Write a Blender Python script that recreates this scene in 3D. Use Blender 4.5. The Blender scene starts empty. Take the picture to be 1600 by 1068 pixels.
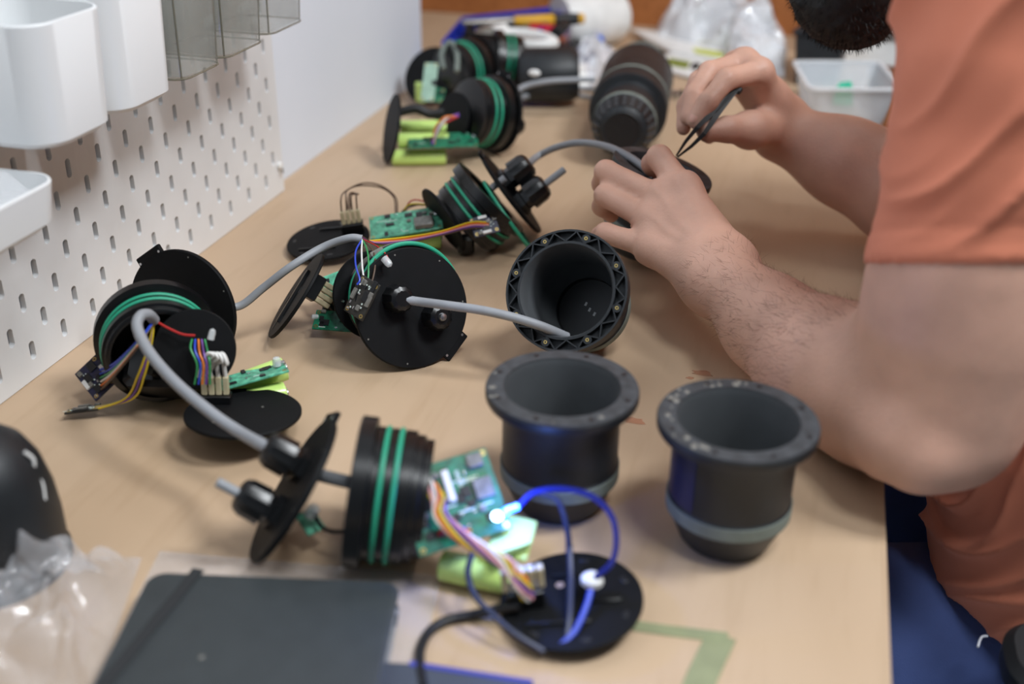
import bpy, math, random
import numpy as np
from mathutils import Vector, Matrix, noise

# ------------------------------------------------------------------ camera, world, lights, exposure
SC = bpy.context.scene
COL = SC.collection
FPX, W0, H0 = 1763.68, 1600.0, 1068.0
CAM = Vector((.5515, -.72386, .43355))
YAW, PITCH, ROLL = .2593, .4804, .0131
_f = Vector((-math.sin(YAW)*math.cos(PITCH), math.cos(YAW)*math.cos(PITCH), -math.sin(PITCH)))
_r = Vector((math.cos(YAW), math.sin(YAW), 0)); _u = _r.cross(_f)
CR = math.cos(ROLL)*_r + math.sin(ROLL)*_u
CU = -math.sin(ROLL)*_r + math.cos(ROLL)*_u
CF = _f
cd = bpy.data.cameras.new('camera'); cam = bpy.data.objects.new('camera', cd); COL.objects.link(cam)
cd.sensor_width = 36.0; cd.lens = FPX/W0*36.0; cd.clip_start = .02; cd.clip_end = 30
cam.matrix_world = Matrix(((CR.x, CU.x, -CF.x, CAM.x), (CR.y, CU.y, -CF.y, CAM.y), (CR.z, CU.z, -CF.z, CAM.z), (0, 0, 0, 1)))
cd.dof.use_dof = True; cd.dof.focus_distance = .905; cd.dof.aperture_fstop = 3.2
SC.camera = cam
wd = bpy.data.worlds.new('room_air'); SC.world = wd; wd.use_nodes = True
wd.node_tree.nodes['Background'].inputs[0].default_value = (.78, .88, 1.0, 1)
wd.node_tree.nodes['Background'].inputs[1].default_value = .125
def area_light(name, loc, target, sx, sy, power, color):
    ld = bpy.data.lights.new(name, 'AREA'); ld.shape = 'RECTANGLE'; ld.size = sx; ld.size_y = sy
    ld.energy = power; ld.color = color
    o = bpy.data.objects.new(name, ld); COL.objects.link(o); o.location = loc
    o.rotation_euler = (Vector(target)-Vector(loc)).to_track_quat('-Z', 'Y').to_euler()
    return o
area_light('ceiling_panel_light', (1.45, -.05, 1.75), (.15, .2, .05), .40, .40, 28, (.93, .97, 1.0))
area_light('ceiling_panel_light', (.75, .85, 1.85), (.40, .1, 0), .22, .50, 3.5, (1.0, .98, .95))
area_light('ceiling_panel_light', (.98, -.62, 1.80), (.35, .15, 0), .40, .40, 14, (.93, .97, 1.0))
SC.view_settings.view_transform = 'Standard'; SC.view_settings.look = 'None'
SC.view_settings.gamma = 1.0; SC.view_settings.use_curve_mapping = False
SC.view_settings.exposure = 0.14

# ------------------------------------------------------------------ points in the room
def ray(x, y): return CF + CR*((x-800)/FPX) - CU*((y-534)/FPX)
def at(x, y, z=0.0): d = ray(x, y); return CAM + d*((z-CAM.z)/d.z)       # point at height z
def aty(x, y, Y): d = ray(x, y); return CAM + d*((Y-CAM.y)/d.y)
def dep(x, y, t): return CAM + ray(x, y)*t                                # point at distance t
def cv(r, u, t): return (CR*r + CU*u - CF*t).normalized()
def V(*a): return Vector(a)
def frame(p, z, xh=None, roll=0.0):
    z = Vector(z).normalized(); xh = Vector(xh) if xh is not None else Vector((0, 0, 1))
    x = xh - z*xh.dot(z)
    if x.length < 1e-4: x = Vector((1, 0, 0)) - z*z.x
    x.normalize(); y = z.cross(x)
    x, y = x*math.cos(roll)+y*math.sin(roll), y*math.cos(roll)-x*math.sin(roll)
    return Matrix(((x.x, y.x, z.x, p[0]), (x.y, y.y, z.y, p[1]), (x.z, y.z, z.z, p[2]), (0, 0, 0, 1)))
def T(x=0, y=0, z=0): return Matrix.Translation((x, y, z))
def RZ(a): return Matrix.Rotation(a, 4, 'Z')
def RX(a): return Matrix.Rotation(a, 4, 'X')
def RY(a): return Matrix.Rotation(a, 4, 'Y')

# ------------------------------------------------------------------ materials
def lin(c):
    o = []
    for v in c[:3]:
        v /= 255.0
        o.append(v/12.92 if v <= .04045 else ((v+.055)/1.055)**2.4)
    return (*o, 1.0)
MATS = {}
def mat(name, rgb, rough=.5, metal=0.0, var=.08, scale=40.0, bump=0.0, bscale=None, spec=.5, alpha=1.0, emit=None, sss=0.0, trans=0.0, sheen=0.0, coat=0.0):
    m = bpy.data.materials.new(name); m.use_nodes = True; MATS[name] = m
    nt = m.node_tree; b = nt.nodes['Principled BSDF']; L = nt.links
    base = lin(rgb)
    tc = nt.nodes.new('ShaderNodeTexCoord')
    n = nt.nodes.new('ShaderNodeTexNoise'); n.inputs['Scale'].default_value = scale; n.inputs['Detail'].default_value = 4
    L.new(tc.outputs['Object'], n.inputs['Vector'])
    r = nt.nodes.new('ShaderNodeValToRGB')
    r.color_ramp.elements[0].position = .3; r.color_ramp.elements[1].position = .7
    r.color_ramp.elements[0].color = tuple(max(0, c*(1-var)) for c in base[:3])+(1,)
    r.color_ramp.elements[1].color = tuple(min(1, c*(1+var)) for c in base[:3])+(1,)
    L.new(n.outputs['Fac'], r.inputs['Fac']); L.new(r.outputs['Color'], b.inputs['Base Color'])
    b.inputs['Roughness'].default_value = rough; b.inputs['Metallic'].default_value = metal
    b.inputs['Specular IOR Level'].default_value = spec; b.inputs['Alpha'].default_value = alpha
    b.inputs['Transmission Weight'].default_value = trans
    b.inputs['Sheen Weight'].default_value = sheen; b.inputs['Coat Weight'].default_value = coat
    if sss:
        b.inputs['Subsurface Weight'].default_value = sss
        b.inputs['Subsurface Radius'].default_value = (1, .35, .2); b.inputs['Subsurface Scale'].default_value = .006
    if emit:
        b.inputs['Emission Color'].default_value = lin(emit[0]); b.inputs['Emission Strength'].default_value = emit[1]
    if bump:
        n2 = nt.nodes.new('ShaderNodeTexNoise'); n2.inputs['Scale'].default_value = bscale or scale*4; n2.inputs['Detail'].default_value = 3
        L.new(tc.outputs['Object'], n2.inputs['Vector'])
        bp = nt.nodes.new('ShaderNodeBump'); bp.inputs['Strength'].default_value = bump; bp.inputs['Distance'].default_value = .001
        L.new(n2.outputs['Fac'], bp.inputs['Height']); L.new(bp.outputs['Normal'], b.inputs['Normal'])
    return m
def wood(name, ca, cb, sx, sy, rough=.45, fleck=True):
    m = mat(name, ca, rough); nt = m.node_tree; L = nt.links; b = nt.nodes['Principled BSDF']
    tc = nt.nodes['Texture Coordinate']; mp = nt.nodes.new('ShaderNodeMapping'); mp.inputs['Scale'].default_value = (sx, sy, sx)
    L.new(tc.outputs['Object'], mp.inputs['Vector'])
    n1 = nt.nodes.new('ShaderNodeTexNoise'); n1.inputs['Scale'].default_value = 1.0; n1.inputs['Detail'].default_value = 6; n1.inputs['Distortion'].default_value = .6
    L.new(mp.outputs['Vector'], n1.inputs['Vector'])
    r = nt.nodes.new('ShaderNodeValToRGB'); r.color_ramp.elements[0].position = .32; r.color_ramp.elements[1].position = .68
    r.color_ramp.elements[0].color = lin(cb); r.color_ramp.elements[1].color = lin(ca)
    L.new(n1.outputs['Fac'], r.inputs['Fac'])
    mp2 = nt.nodes.new('ShaderNodeMapping'); mp2.inputs['Scale'].default_value = (sx*9, sy*7, sx*9)
    L.new(tc.outputs['Object'], mp2.inputs['Vector'])
    n2 = nt.nodes.new('ShaderNodeTexNoise'); n2.inputs['Scale'].default_value = 1.0; n2.inputs['Detail'].default_value = 2
    L.new(mp2.outputs['Vector'], n2.inputs['Vector'])
    r2 = nt.nodes.new('ShaderNodeValToRGB'); r2.color_ramp.elements[0].position = .30; r2.color_ramp.elements[1].position = .48
    r2.color_ramp.elements[0].color = (.80, .76, .70, 1); r2.color_ramp.elements[1].color = (1, 1, 1, 1)
    L.new(n2.outputs['Fac'], r2.inputs['Fac'])
    mx = nt.nodes.new('ShaderNodeMix'); mx.data_type = 'RGBA'; mx.blend_type = 'MULTIPLY'; mx.inputs[0].default_value = 1.0 if fleck else .3
    L.new(r.outputs['Color'], mx.inputs[6]); L.new(r2.outputs['Color'], mx.inputs[7]); L.new(mx.outputs[2], b.inputs['Base Color'])
    return m
wood('beech', (194, 168, 140), (186, 159, 130), 10, 1.6, fleck=False)
wood('brown_panel', (178, 112, 62), (160, 98, 52), 8, 1.5, .5)
mat('wall_white', (226, 233, 243), .7, var=.02, scale=6, bump=.05)
mat('board_white', (230, 231, 232), .42, var=.015, scale=12)
mat('bin_white', (228, 230, 231), .35, var=.012, scale=10)
mat('smoked', (176, 178, 172), .12, var=.05, alpha=.26, coat=.4)
mat('smoked_edge', (120, 116, 100), .15, alpha=.6)
mat('clear_frost', (225, 230, 236), .25, var=.04, alpha=.5)
mat('clear_rim', (232, 236, 240), .3, alpha=.85)
mat('film', (226, 226, 230), .10, var=.05, alpha=.30, coat=.9, bump=.5, bscale=120)
mat('film_bright', (240, 242, 248), .22, var=.10, scale=25, alpha=.72, coat=.5, bump=.5, bscale=60)
mat('black_plastic', (14, 15, 17), .30, spec=.5, var=.15, scale=30, bump=.06)
mat('black_satin', (12, 13, 15), .62, spec=.2, var=.2, scale=60, bump=.1)
mat('cup_black', (27, 31, 35), .48, var=.28, scale=45, bump=.08, bscale=300)
mat('cup_inside', (72, 75, 78), .6, var=.15, scale=30, bump=.05)
mat('flange_worn', (58, 61, 65), .55, var=.35, scale=120, bump=.1)
mat('grey_band', (112, 122, 116), .6, var=.2, scale=60)
mat('oring', (38, 156, 122), .45, var=.05)
mat('cable_grey', (146, 149, 154), .5, var=.05, scale=80, bump=.05)
mat('wire_black', (20, 20, 22), .5); mat('wire_darkblue', (38, 46, 74), .45); mat('wire_blue', (40, 70, 190), .4)
mat('wire_red', (180, 40, 38), .45); mat('wire_orange', (222, 120, 38), .45); mat('wire_yellow', (214, 186, 40), .45)
mat('wire_green', (46, 140, 80), .45); mat('wire_purple', (112, 70, 150), .45); mat('wire_white', (226, 224, 220), .45)
mat('wire_pink', (222, 160, 165), .45); mat('wire_brown', (84, 62, 48), .5)
mat('pcb', (30, 112, 82), .35, var=.55, scale=190, bump=.15)
mat('pcb_light', (92, 176, 144), .35, var=.55, scale=190, bump=.15)
mat('pcb_pale', (150, 182, 164), .4, var=.12, scale=100)
mat('navy_patch', (22, 27, 66), .45, var=.2, scale=40)  # dark blue of the patch on one cup
mat('pcb_navy', (38, 40, 66), .35, var=.4, scale=300)
mat('pcb_dark', (46, 44, 40), .35, var=.5, scale=300)
mat('chip', (26, 27, 30), .4); mat('chip_grey', (120, 118, 112), .4, var=.3, scale=200)
mat('solder', (205, 206, 208), .25, metal=.9); mat('brass', (205, 178, 110), .3, metal=.9)
mat('steel', (196, 198, 202), .28, metal=1.0)
mat('white_plastic', (236, 236, 234), .4); mat('silk', (222, 236, 228), .5)
mat('cream', (208, 196, 160), .3, var=.15, scale=150, alpha=.88)
mat('battery', (200, 232, 128), .33, var=.06, scale=30, coat=.3)
mat('battery_pale', (196, 224, 130), .4, var=.06, scale=60)
mat('led_clear', (230, 235, 236), .1, alpha=.55, coat=.5)
mat('led_blue', (120, 190, 255), .2, emit=((20, 90, 255), 5.0))
mat('led_core', (220, 240, 255), .2, emit=((170, 215, 255), 10.0))
mat('fiber_blue', (24, 34, 112), .3, emit=((20, 50, 255), .02))
mat('notebook', (55, 60, 62), .55, var=.08, scale=80, bump=.25, bscale=700)
mat('elastic', (34, 36, 38), .7); mat('paper', (226, 222, 210), .8)
mat('folder', (66, 72, 84), .5); mat('folder_edge', (66, 72, 168), .4)
mat('tape', (160, 166, 128), .6, var=.12, scale=60, alpha=.60)
mat('mark', (206, 128, 92), .6, var=.2, scale=200, alpha=.4)
mat('skin', (204, 161, 141), .5, var=.11, scale=26, bump=.28, bscale=420, sss=.12, spec=.4)
mat('nail', (216, 168, 150), .3)
mat('lip', (170, 104, 94), .45)
mat('hair', (10, 9, 9), .6, var=.3, scale=200); mat('arm_hair', (112, 84, 66), .6)
mat('shirt', (212, 128, 98), .85, var=.05, scale=14, bump=.22, bscale=1100, sheen=.08)
mat('trousers', (66, 84, 138), .85, var=.10, scale=30, bump=.3, bscale=900)
mat('lint', (205, 210, 220), .8)
mat('chair_black', (24, 27, 30), .55)
mat('blue_case', (34, 56, 178), .4); mat('yellow_grip', (216, 164, 30), .45); mat('red_grip', (202, 40, 66), .45)
mat('foil', (222, 224, 230), .25, metal=.25, var=.1, bump=.7, bscale=70)
mat('tool_grey', (146, 142, 138), .35, metal=.5)
mat('label_yellow', (198, 206, 70), .5); mat('label_blue', (120, 130, 205), .5); mat('olive', (122, 134, 40), .5)
mat('orange_bit', (232, 120, 44), .5); mat('cyan_cap', (54, 110, 210), .4)
mat('mint', (40, 190, 150), .4); mat('floor_grey', (196, 200, 204), .6, var=.06, scale=5)
mat('black_box', (38, 44, 50), .5)

# ------------------------------------------------------------------ mesh collector
WL = {}
class MB:
    def __init__(self): self.v = []; self.f = []
    def add(self, vs, fs, M=None):
        k = len(self.v)
        self.v += [(M @ Vector(p)) if M else Vector(p) for p in vs]
        self.f += [tuple(i+k for i in f) for f in fs]
        return self
    def box(self, sx, sy, sz, M=None, c=.0):
        x, y, z = sx/2, sy/2, sz/2
        if c <= 0:
            vs = [(-x,-y,-z),(x,-y,-z),(x,y,-z),(-x,y,-z),(-x,-y,z),(x,-y,z),(x,y,z),(-x,y,z)]
            fs = [(0,3,2,1),(4,5,6,7),(0,1,5,4),(1,2,6,5),(2,3,7,6),(3,0,4,7)]
            return self.add(vs, fs, M)
        rings = []
        for zz, ins in ((-z, c), (-z+c, 0), (z-c, 0), (z, c)):
            a, b = x-ins, y-ins
            cc = c if ins == 0 else c
            rings.append([(-a+cc,-b,zz),(a-cc,-b,zz),(a,-b+cc,zz),(a,b-cc,zz),(a-cc,b,zz),(-a+cc,b,zz),(-a,b-cc,zz),(-a,-b+cc,zz)])
        return self.loft(rings, M, cap=True)
    def loft(self, rings, M=None, cap=False, closed=False, wrap=True):
        n = len(rings[0]); vs = [p for r in rings for p in r]; fs = []
        m = len(rings)
        for i in range(m if closed else m-1):
            a, b = i*n, ((i+1) % m)*n
            for j in range(n if wrap else n-1):
                k = (j+1) % n
                fs.append((a+j, a+k, b+k, b+j))
        if cap and not closed:
            fs.append(tuple(reversed(range(n)))); fs.append(tuple((m-1)*n+j for j in range(n)))
        return self.add(vs, fs, M)
    def lathe(self, prof, n=48, M=None, closed=False, cap=True):
        rings = [[(max(r, 1e-5)*math.cos(2*math.pi*j/n), max(r, 1e-5)*math.sin(2*math.pi*j/n), z) for j in range(n)] for r, z in prof]
        return self.loft(rings, M, cap=cap and not closed, closed=closed)
    def cyl(self, r, h, M=None, n=24, r2=None, ch=0.0):
        r2 = r if r2 is None else r2
        if ch: return self.lathe([(r-ch, 0), (r, ch), (r2, h-ch), (r2-ch, h)], n, M)
        return self.lathe([(r, 0), (r2, h)], n, M)
    def torus(self, R, r, M=None, n=56, m=10, sq=(1, 1), wob=0):
        rings = []
        for i in range(n):
            a = 2*math.pi*i/n; w = wob*math.sin(2*a)
            rings.append([((R+r*math.cos(b))*math.cos(a)*sq[0], (R+r*math.cos(b))*math.sin(a)*sq[1], r*math.sin(b)+w) for b in (2*math.pi*j/m for j in range(m))])
        return self.loft(rings, M, closed=True)
    def tube(self, pts, r, m=8, step=6, r2=None, cap=True):
        P = smooth_path(pts, step); n = len(P); rings = []
        t0 = (P[1]-P[0]).normalized(); x = t0.orthogonal().normalized()
        for i in range(n):
            t = (P[min(i+1, n-1)]-P[max(i-1, 0)]).normalized()
            x = (x - t*x.dot(t)).normalized(); y = t.cross(x)
            rr = r if r2 is None else r+(r2-r)*i/(n-1)
            rings.append([P[i]+(x*math.cos(2*math.pi*j/m)+y*math.sin(2*math.pi*j/m))*rr for j in range(m)])
        return self.loft(rings, None, cap=cap)
    def sphere(self, r, M=None, n=16, sc=(1, 1, 1)):
        prof = [(r*math.sin(math.pi*i/(n//2)), -r*math.cos(math.pi*i/(n//2))) for i in range(n//2+1)]
        return self.lathe(prof, n, (M or Matrix())@Matrix.Diagonal((*sc, 1)))
    def build(self, name, m, parent=None, ang=35, smooth=True):
        c = Vector((0, 0, 0))
        if self.v:
            lo = [min(p[i] for p in self.v) for i in range(3)]; hi = [max(p[i] for p in self.v) for i in range(3)]
            c = Vector(((lo[0]+hi[0])/2, (lo[1]+hi[1])/2, lo[2]))
        me = bpy.data.meshes.new(name); me.from_pydata([p-c for p in self.v], [], self.f); me.update()
        import bmesh
        bm = bmesh.new(); bm.from_mesh(me); bmesh.ops.recalc_face_normals(bm, faces=bm.faces); bm.to_mesh(me); bm.free()
        if smooth:
            me.polygons.foreach_set('use_smooth', [True]*len(me.polygons)); me.set_sharp_from_angle(angle=math.radians(ang))
        me.materials.append(MATS[m])
        o = bpy.data.objects.new(name, me); COL.objects.link(o)
        if parent is not None: o.parent = parent; o.location = c-WL[parent]
        else: o.location = c
        WL[o] = c
        return o
def smooth_path(pts, step=6):
    P = [Vector(p) for p in pts]
    if len(P) == 2: return P
    Q = [P[0]*2-P[1]]+P+[P[-1]*2-P[-2]]; out = []
    for i in range(1, len(Q)-2):
        a, b, c, d = Q[i-1:i+3]
        for s in range(step):
            t = s/step
            out.append(.5*((2*b)+(c-a)*t+(2*a-5*b+4*c-d)*t*t+(3*b-3*c+d-a)*t**3))
    out.append(P[-1]); return out
def thing(name, label, cat, loc, group=None):
    o = bpy.data.objects.new(name, None); COL.objects.link(o); o.location = loc; WL[o] = Vector(loc); o.empty_display_size = .01
    return tag(o, label, cat, group)
def tag(o, label, cat, group=None, kind=None):
    o['label'] = label; o['category'] = cat
    if group: o['group'] = group
    if kind: o['kind'] = kind
    return o
def struct(o): o['kind'] = 'structure'; return o
def foot(p): return Vector((p[0], p[1], 0))
random.seed(7)

# ------------------------------------------------------------------ the setting
WX = -.016; FLOOR = -.74; YB = 1.34; WEND = .87
struct(MB().box(5.0, 5.0, .04, T(1.2, .2, FLOOR-.02)).build('floor', 'floor_grey'))
b = MB().box(.12, 3.4, 2.74, T(WX-.06, WEND-1.7, FLOOR+1.37)); struct(b.build('wall_left', 'wall_white'))
struct(MB().box(.1, YB-WEND+.1, 2.74, T(-.60, (WEND+YB)/2, FLOOR+1.37)).build('wall_alcove', 'wall_white'))
struct(MB().box(3.6, .05, 2.74, T(1.2, YB+.025, FLOOR+1.37)).build('wall_back', 'brown_panel'))
# worktop: an L that fills the alcove behind the end of the wall
TXR = .632
tb = thing('workbench', 'light beech wooden workbench carrying all the parts and tools', 'table', (.3, .3, FLOOR))
m = MB(); X0 = WX+.0005; out = [(X0, -.75), (TXR-.002, -.75), (TXR-.002, .3), (TXR-.002, YB-.001), (X0, YB-.001), (X0, .3)]
m.add([(x, y, 0) for x, y in out]+[(x, y, -.028) for x, y in out], [(0,1,2,3,4,5), (11,10,9,8,7,6)]+[(i, (i+6), (i+1) % 6+6, (i+1) % 6) for i in range(6)])
m.build('tabletop', 'beech', tb, smooth=False)
MB().box(.003, YB+.749, .029, T(TXR-.0005, (YB-.751)/2, -.0143)).build('edge_band', 'beech', tb, smooth=False)
for x, y in ((.04, -.70), (.59, -.70), (.04, 1.28), (.59, 1.28)):
    MB().box(.05, .05, .712, T(x, y, FLOOR+.356), .004).build('leg', 'white_plastic', tb)
MB().box(.04, 1.9, .05, T(.585, .29, -.055), .003).build('apron', 'white_plastic', tb)
MB2 = MB().box(.52, YB-WEND-.004, .028, T(-.283, (YB+WEND)/2, -.0145)); st = MB2.build('side_shelf', 'beech', smooth=False); tag(st, 'beech shelf board filling the alcove beyond the end of the white wall', 'shelf')
for (px, py, s) in ((990, 657, .010), (1098, 583, .009), (1078, 590, .004)):
    p = at(px, py, .0003); q = []
    for k in range(14):
        a = 2*math.pi*k/14; r = s*(.6+.5*random.random()); q.append((p.x+r*math.cos(a), p.y+.55*r*math.sin(a), .0004))
    MB().add(q+[(x, y, -.0002) for x, y, z in q], [tuple(range(14))]+[(i, i+14, (i+1) % 14+14, (i+1) % 14) for i in range(14)]).build('paint_mark', 'mark', tb)

# pegboard: sheet with staggered slots, lattice of 20 mm
pb = MB(); HW, HH, SW, SH = .010, .020, .0027, .0074
def cell(y, z):
    ins, outr = [], []
    for k in range(16):
        a = 2*math.pi*(k+.5)/16; c, s = math.cos(a), math.sin(a)
        ins.append((y+SW*c, z+(SH-SW)*(1 if s > 0 else -1)+SW*s))
        t = min(HW/abs(c) if abs(c) > 1e-6 else 9, HH/abs(s) if abs(s) > 1e-6 else 9)
        outr.append((y+c*t, z+s*t))
    corner = {1: (HW, HH), 6: (-HW, HH), 9: (-HW, -HH), 14: (HW, -HH)}
    for k, (a, b_) in corner.items(): outr[k] = (y+a, z+b_)
    outr[2] = (y+HW*.45, z+HH); outr[5] = (y-HW*.45, z+HH); outr[10] = (y-HW*.45, z-HH); outr[13] = (y+HW*.45, z-HH)
    n = 16
    vs = [(0, *p) for p in outr]+[(-.0006, ins[i][0]+(ins[i][0]-y)*.12, ins[i][1]) for i in range(n)]+[(-.0045, *p) for p in ins]
    vs[n:2*n] = [(-.0002, y+(p[0]-y)*1.18, z+(p[1]-z)*1.05) for p in ins]
    fs = []
    for i in range(n):
        j = (i+1) % n
        fs += [(i, j, j+n, i+n), (i+n, j+n, j+2*n, i+2*n)]
    pb.add(vs, fs)
C0, C1c, R0, R1 = -17, 17, -14, 6
def plate(y0, y1, z0, z1): pb.add([(0, y0, z0), (0, y1, z0), (0, y1, z1), (0, y0, z1)], [(0, 1, 2, 3)])
for c in range(C0, C1c+1):
    rows = [r for r in range(R0, R1+1) if (c+r) % 2 == 0]
    for r in rows: cell(c*.02, .1429-.02*r)
    zt = .1429-.02*rows[0]+.02; zb = .1429-.02*rows[-1]-.02
    Ztop = .1429-.02*R0+.04
    plate(c*.02-.01, c*.02+.01, zt, Ztop); plate(c*.02-.01, c*.02+.01, .0005, max(zb, .0006))
YL, YR, ZT = C0*.02-.01, C1c*.02+.01, .1429-.02*R0+.04
plate(YL-.011, YL, .0005, ZT); plate(YR, YR+.0105, .0005, ZT)
for (y0, y1, z0, z1) in ((YL-.011, YR+.0105, .0005, .0005), (YL-.011, YR+.0105, ZT, ZT)):
    pb.add([(0, y0, z0), (0, y1, z0), (-.013, y1, z0), (-.013, y0, z0)], [(0, 1, 2, 3)])
for y in (YL-.011, YR+.0105):
    pb.add([(0, y, .0005), (0, y, ZT), (-.013, y, ZT), (-.013, y, .0005)], [(0, 1, 2, 3)])
pr = thing('pegboard', 'white metal pegboard with staggered upright slots mounted on the wall', 'pegboard', (0, 0, 0))
pb.build('slotted_panel', 'board_white', pr, smooth=False)
sp = aty(431, 262, YR-.002); sc_ = MB().cyl(.004, .004, frame((0, YR+.001, sp.z+.002), (1, 0, 0)), 16, ch=.001).build('screw_spot', 'white_plastic', pr)
MB().box(.001, .003, .006, T(.0042, YR+.0015, sp.z-.004), .0003).build('screw_slot', 'chip_grey', pr)

def rrect(x0, x1, y0, y1, r, z, n=10):
    pts = []
    for cx, cy, a0 in ((x1-r, y1-r, 0), (x0+r, y1-r, 90), (x0+r, y0+r, 180), (x1-r, y0+r, 270)):
        for k in range(n+1):
            a = math.radians(a0+90*k/n); pts.append((cx+r*math.cos(a), cy+r*math.sin(a), z))
    return pts
def open_bin(x0, x1, y0, y1, z0, z1, tp, r, w, lip=.0):
    m = MB(); R_ = []
    R_.append(rrect(x0+tp+.004, x1-tp-.004, y0+tp+.004, y1-tp-.004, r, z0))
    R_.append(rrect(x0+tp, x1-tp, y0+tp, y1-tp, r, z0+.004))
    R_.append(rrect(x0-lip*0, x1, y0, y1, r, z1-.001))
    R_.append(rrect(x0+.0006, x1-.0006, y0+.0006, y1-.0006, r, z1))
    R_.append(rrect(x0+w, x1-w, y0+w, y1-w, max(r-w, .002), z1))
    R_.append(rrect(x0+tp+w, x1-tp-w, y0+tp+w, y1-tp-w, max(r-w, .002), z0+w+.001))
    m.loft(R_, cap=True); return m
def hook(root, x, y, z, mname): MB().box(.006, .02, .012, T(x, y, z), .001).build('hook', mname, root)
def hung_bin(name, label, y0, y1, z0, z1, x1, m1, tp, r, group=None, edge=None, w=.0022):
    root = thing(name, label, 'bin', (x1/2, (y0+y1)/2, z0), group)
    open_bin(.004, x1, y0, y1, z0, z1, tp, r, w).build('body', m1, root)
    hook(root, .003, (y0+y1)/2, z1-.012, m1)
    if edge:
        for zz, t_ in ((z0+.002, tp), (z1, 0)):
            pts = [Vector(p) for p in rrect(.004+t_, x1-t_, y0+t_, y1-t_, r, zz)]
            MB().tube(pts+[pts[0]], .0009, 6, 1).build('rim', edge, root)
        for (xx, yy) in ((x1, y0), (x1, y1)):
            k = .3*r
            sx = -1; sy = 1 if yy == y0 else -1
            MB().tube([(xx-tp-k, yy+sy*(tp+k), z0+.003), (xx-k, yy+sy*k, z1)], .0008, 6).build('edge_line', edge, root)
    return root
hung_bin('storage_bin', 'large white plastic bin hanging nearest on the pegboard above the shallow tray', -.124, -.040, .200, .281, .086, 'bin_white', .003, .022, 'white bins on the pegboard')
hung_bin('storage_bin', 'white plastic bin hanging between the large white bin and the clear bins', -.040, .043, .200, .300, .084, 'bin_white', .003, .020, 'white bins on the pegboard')
g = 'clear bins on the pegboard'
hung_bin('clear_bin', 'smoky clear acrylic bin right next to the white bins', .048, .118, .203, .30, .082, 'smoked', .003, .012, g, 'smoked_edge')
hung_bin('clear_bin', 'smoky clear acrylic bin in the middle of the three', .122, .202, .203, .30, .080, 'smoked', .004, .012, g, 'smoked_edge')
hung_bin('clear_bin', 'clear acrylic bin at the far end of the row', .206, .286, .205, .30, .080, 'smoked', .004, .012, g, 'smoked_edge')
tr = hung_bin('shallow_tray', 'shallow white plastic tray hanging low at the left edge of the picture', -.33, -.115, .153, .184, .083, 'bin_white', .003, .020)
tr['category'] = 'tray'
# crumpled film lying in the tray
m = MB(); G = 14; pts = []
for i in range(G):
    for j in range(G):
        x, y = .012+.062*i/(G-1), -.21+.088*j/(G-1)
        z = .176+.013*noise.noise((x*45, y*45, 1.3))+.012*max(0, (j-G*.6)/G)*(1-i/G)*2
        pts.append((x, y, z))
fs = [(i*G+j, (i+1)*G+j, (i+1)*G+j+1, i*G+j+1) for i in range(G-1) for j in range(G-1)]
o = m.add(pts, fs).build('plastic_wrap', 'film', ang=180)
tag(o, 'crumpled clear plastic wrap lying in the shallow white tray', 'plastic wrap')

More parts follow.
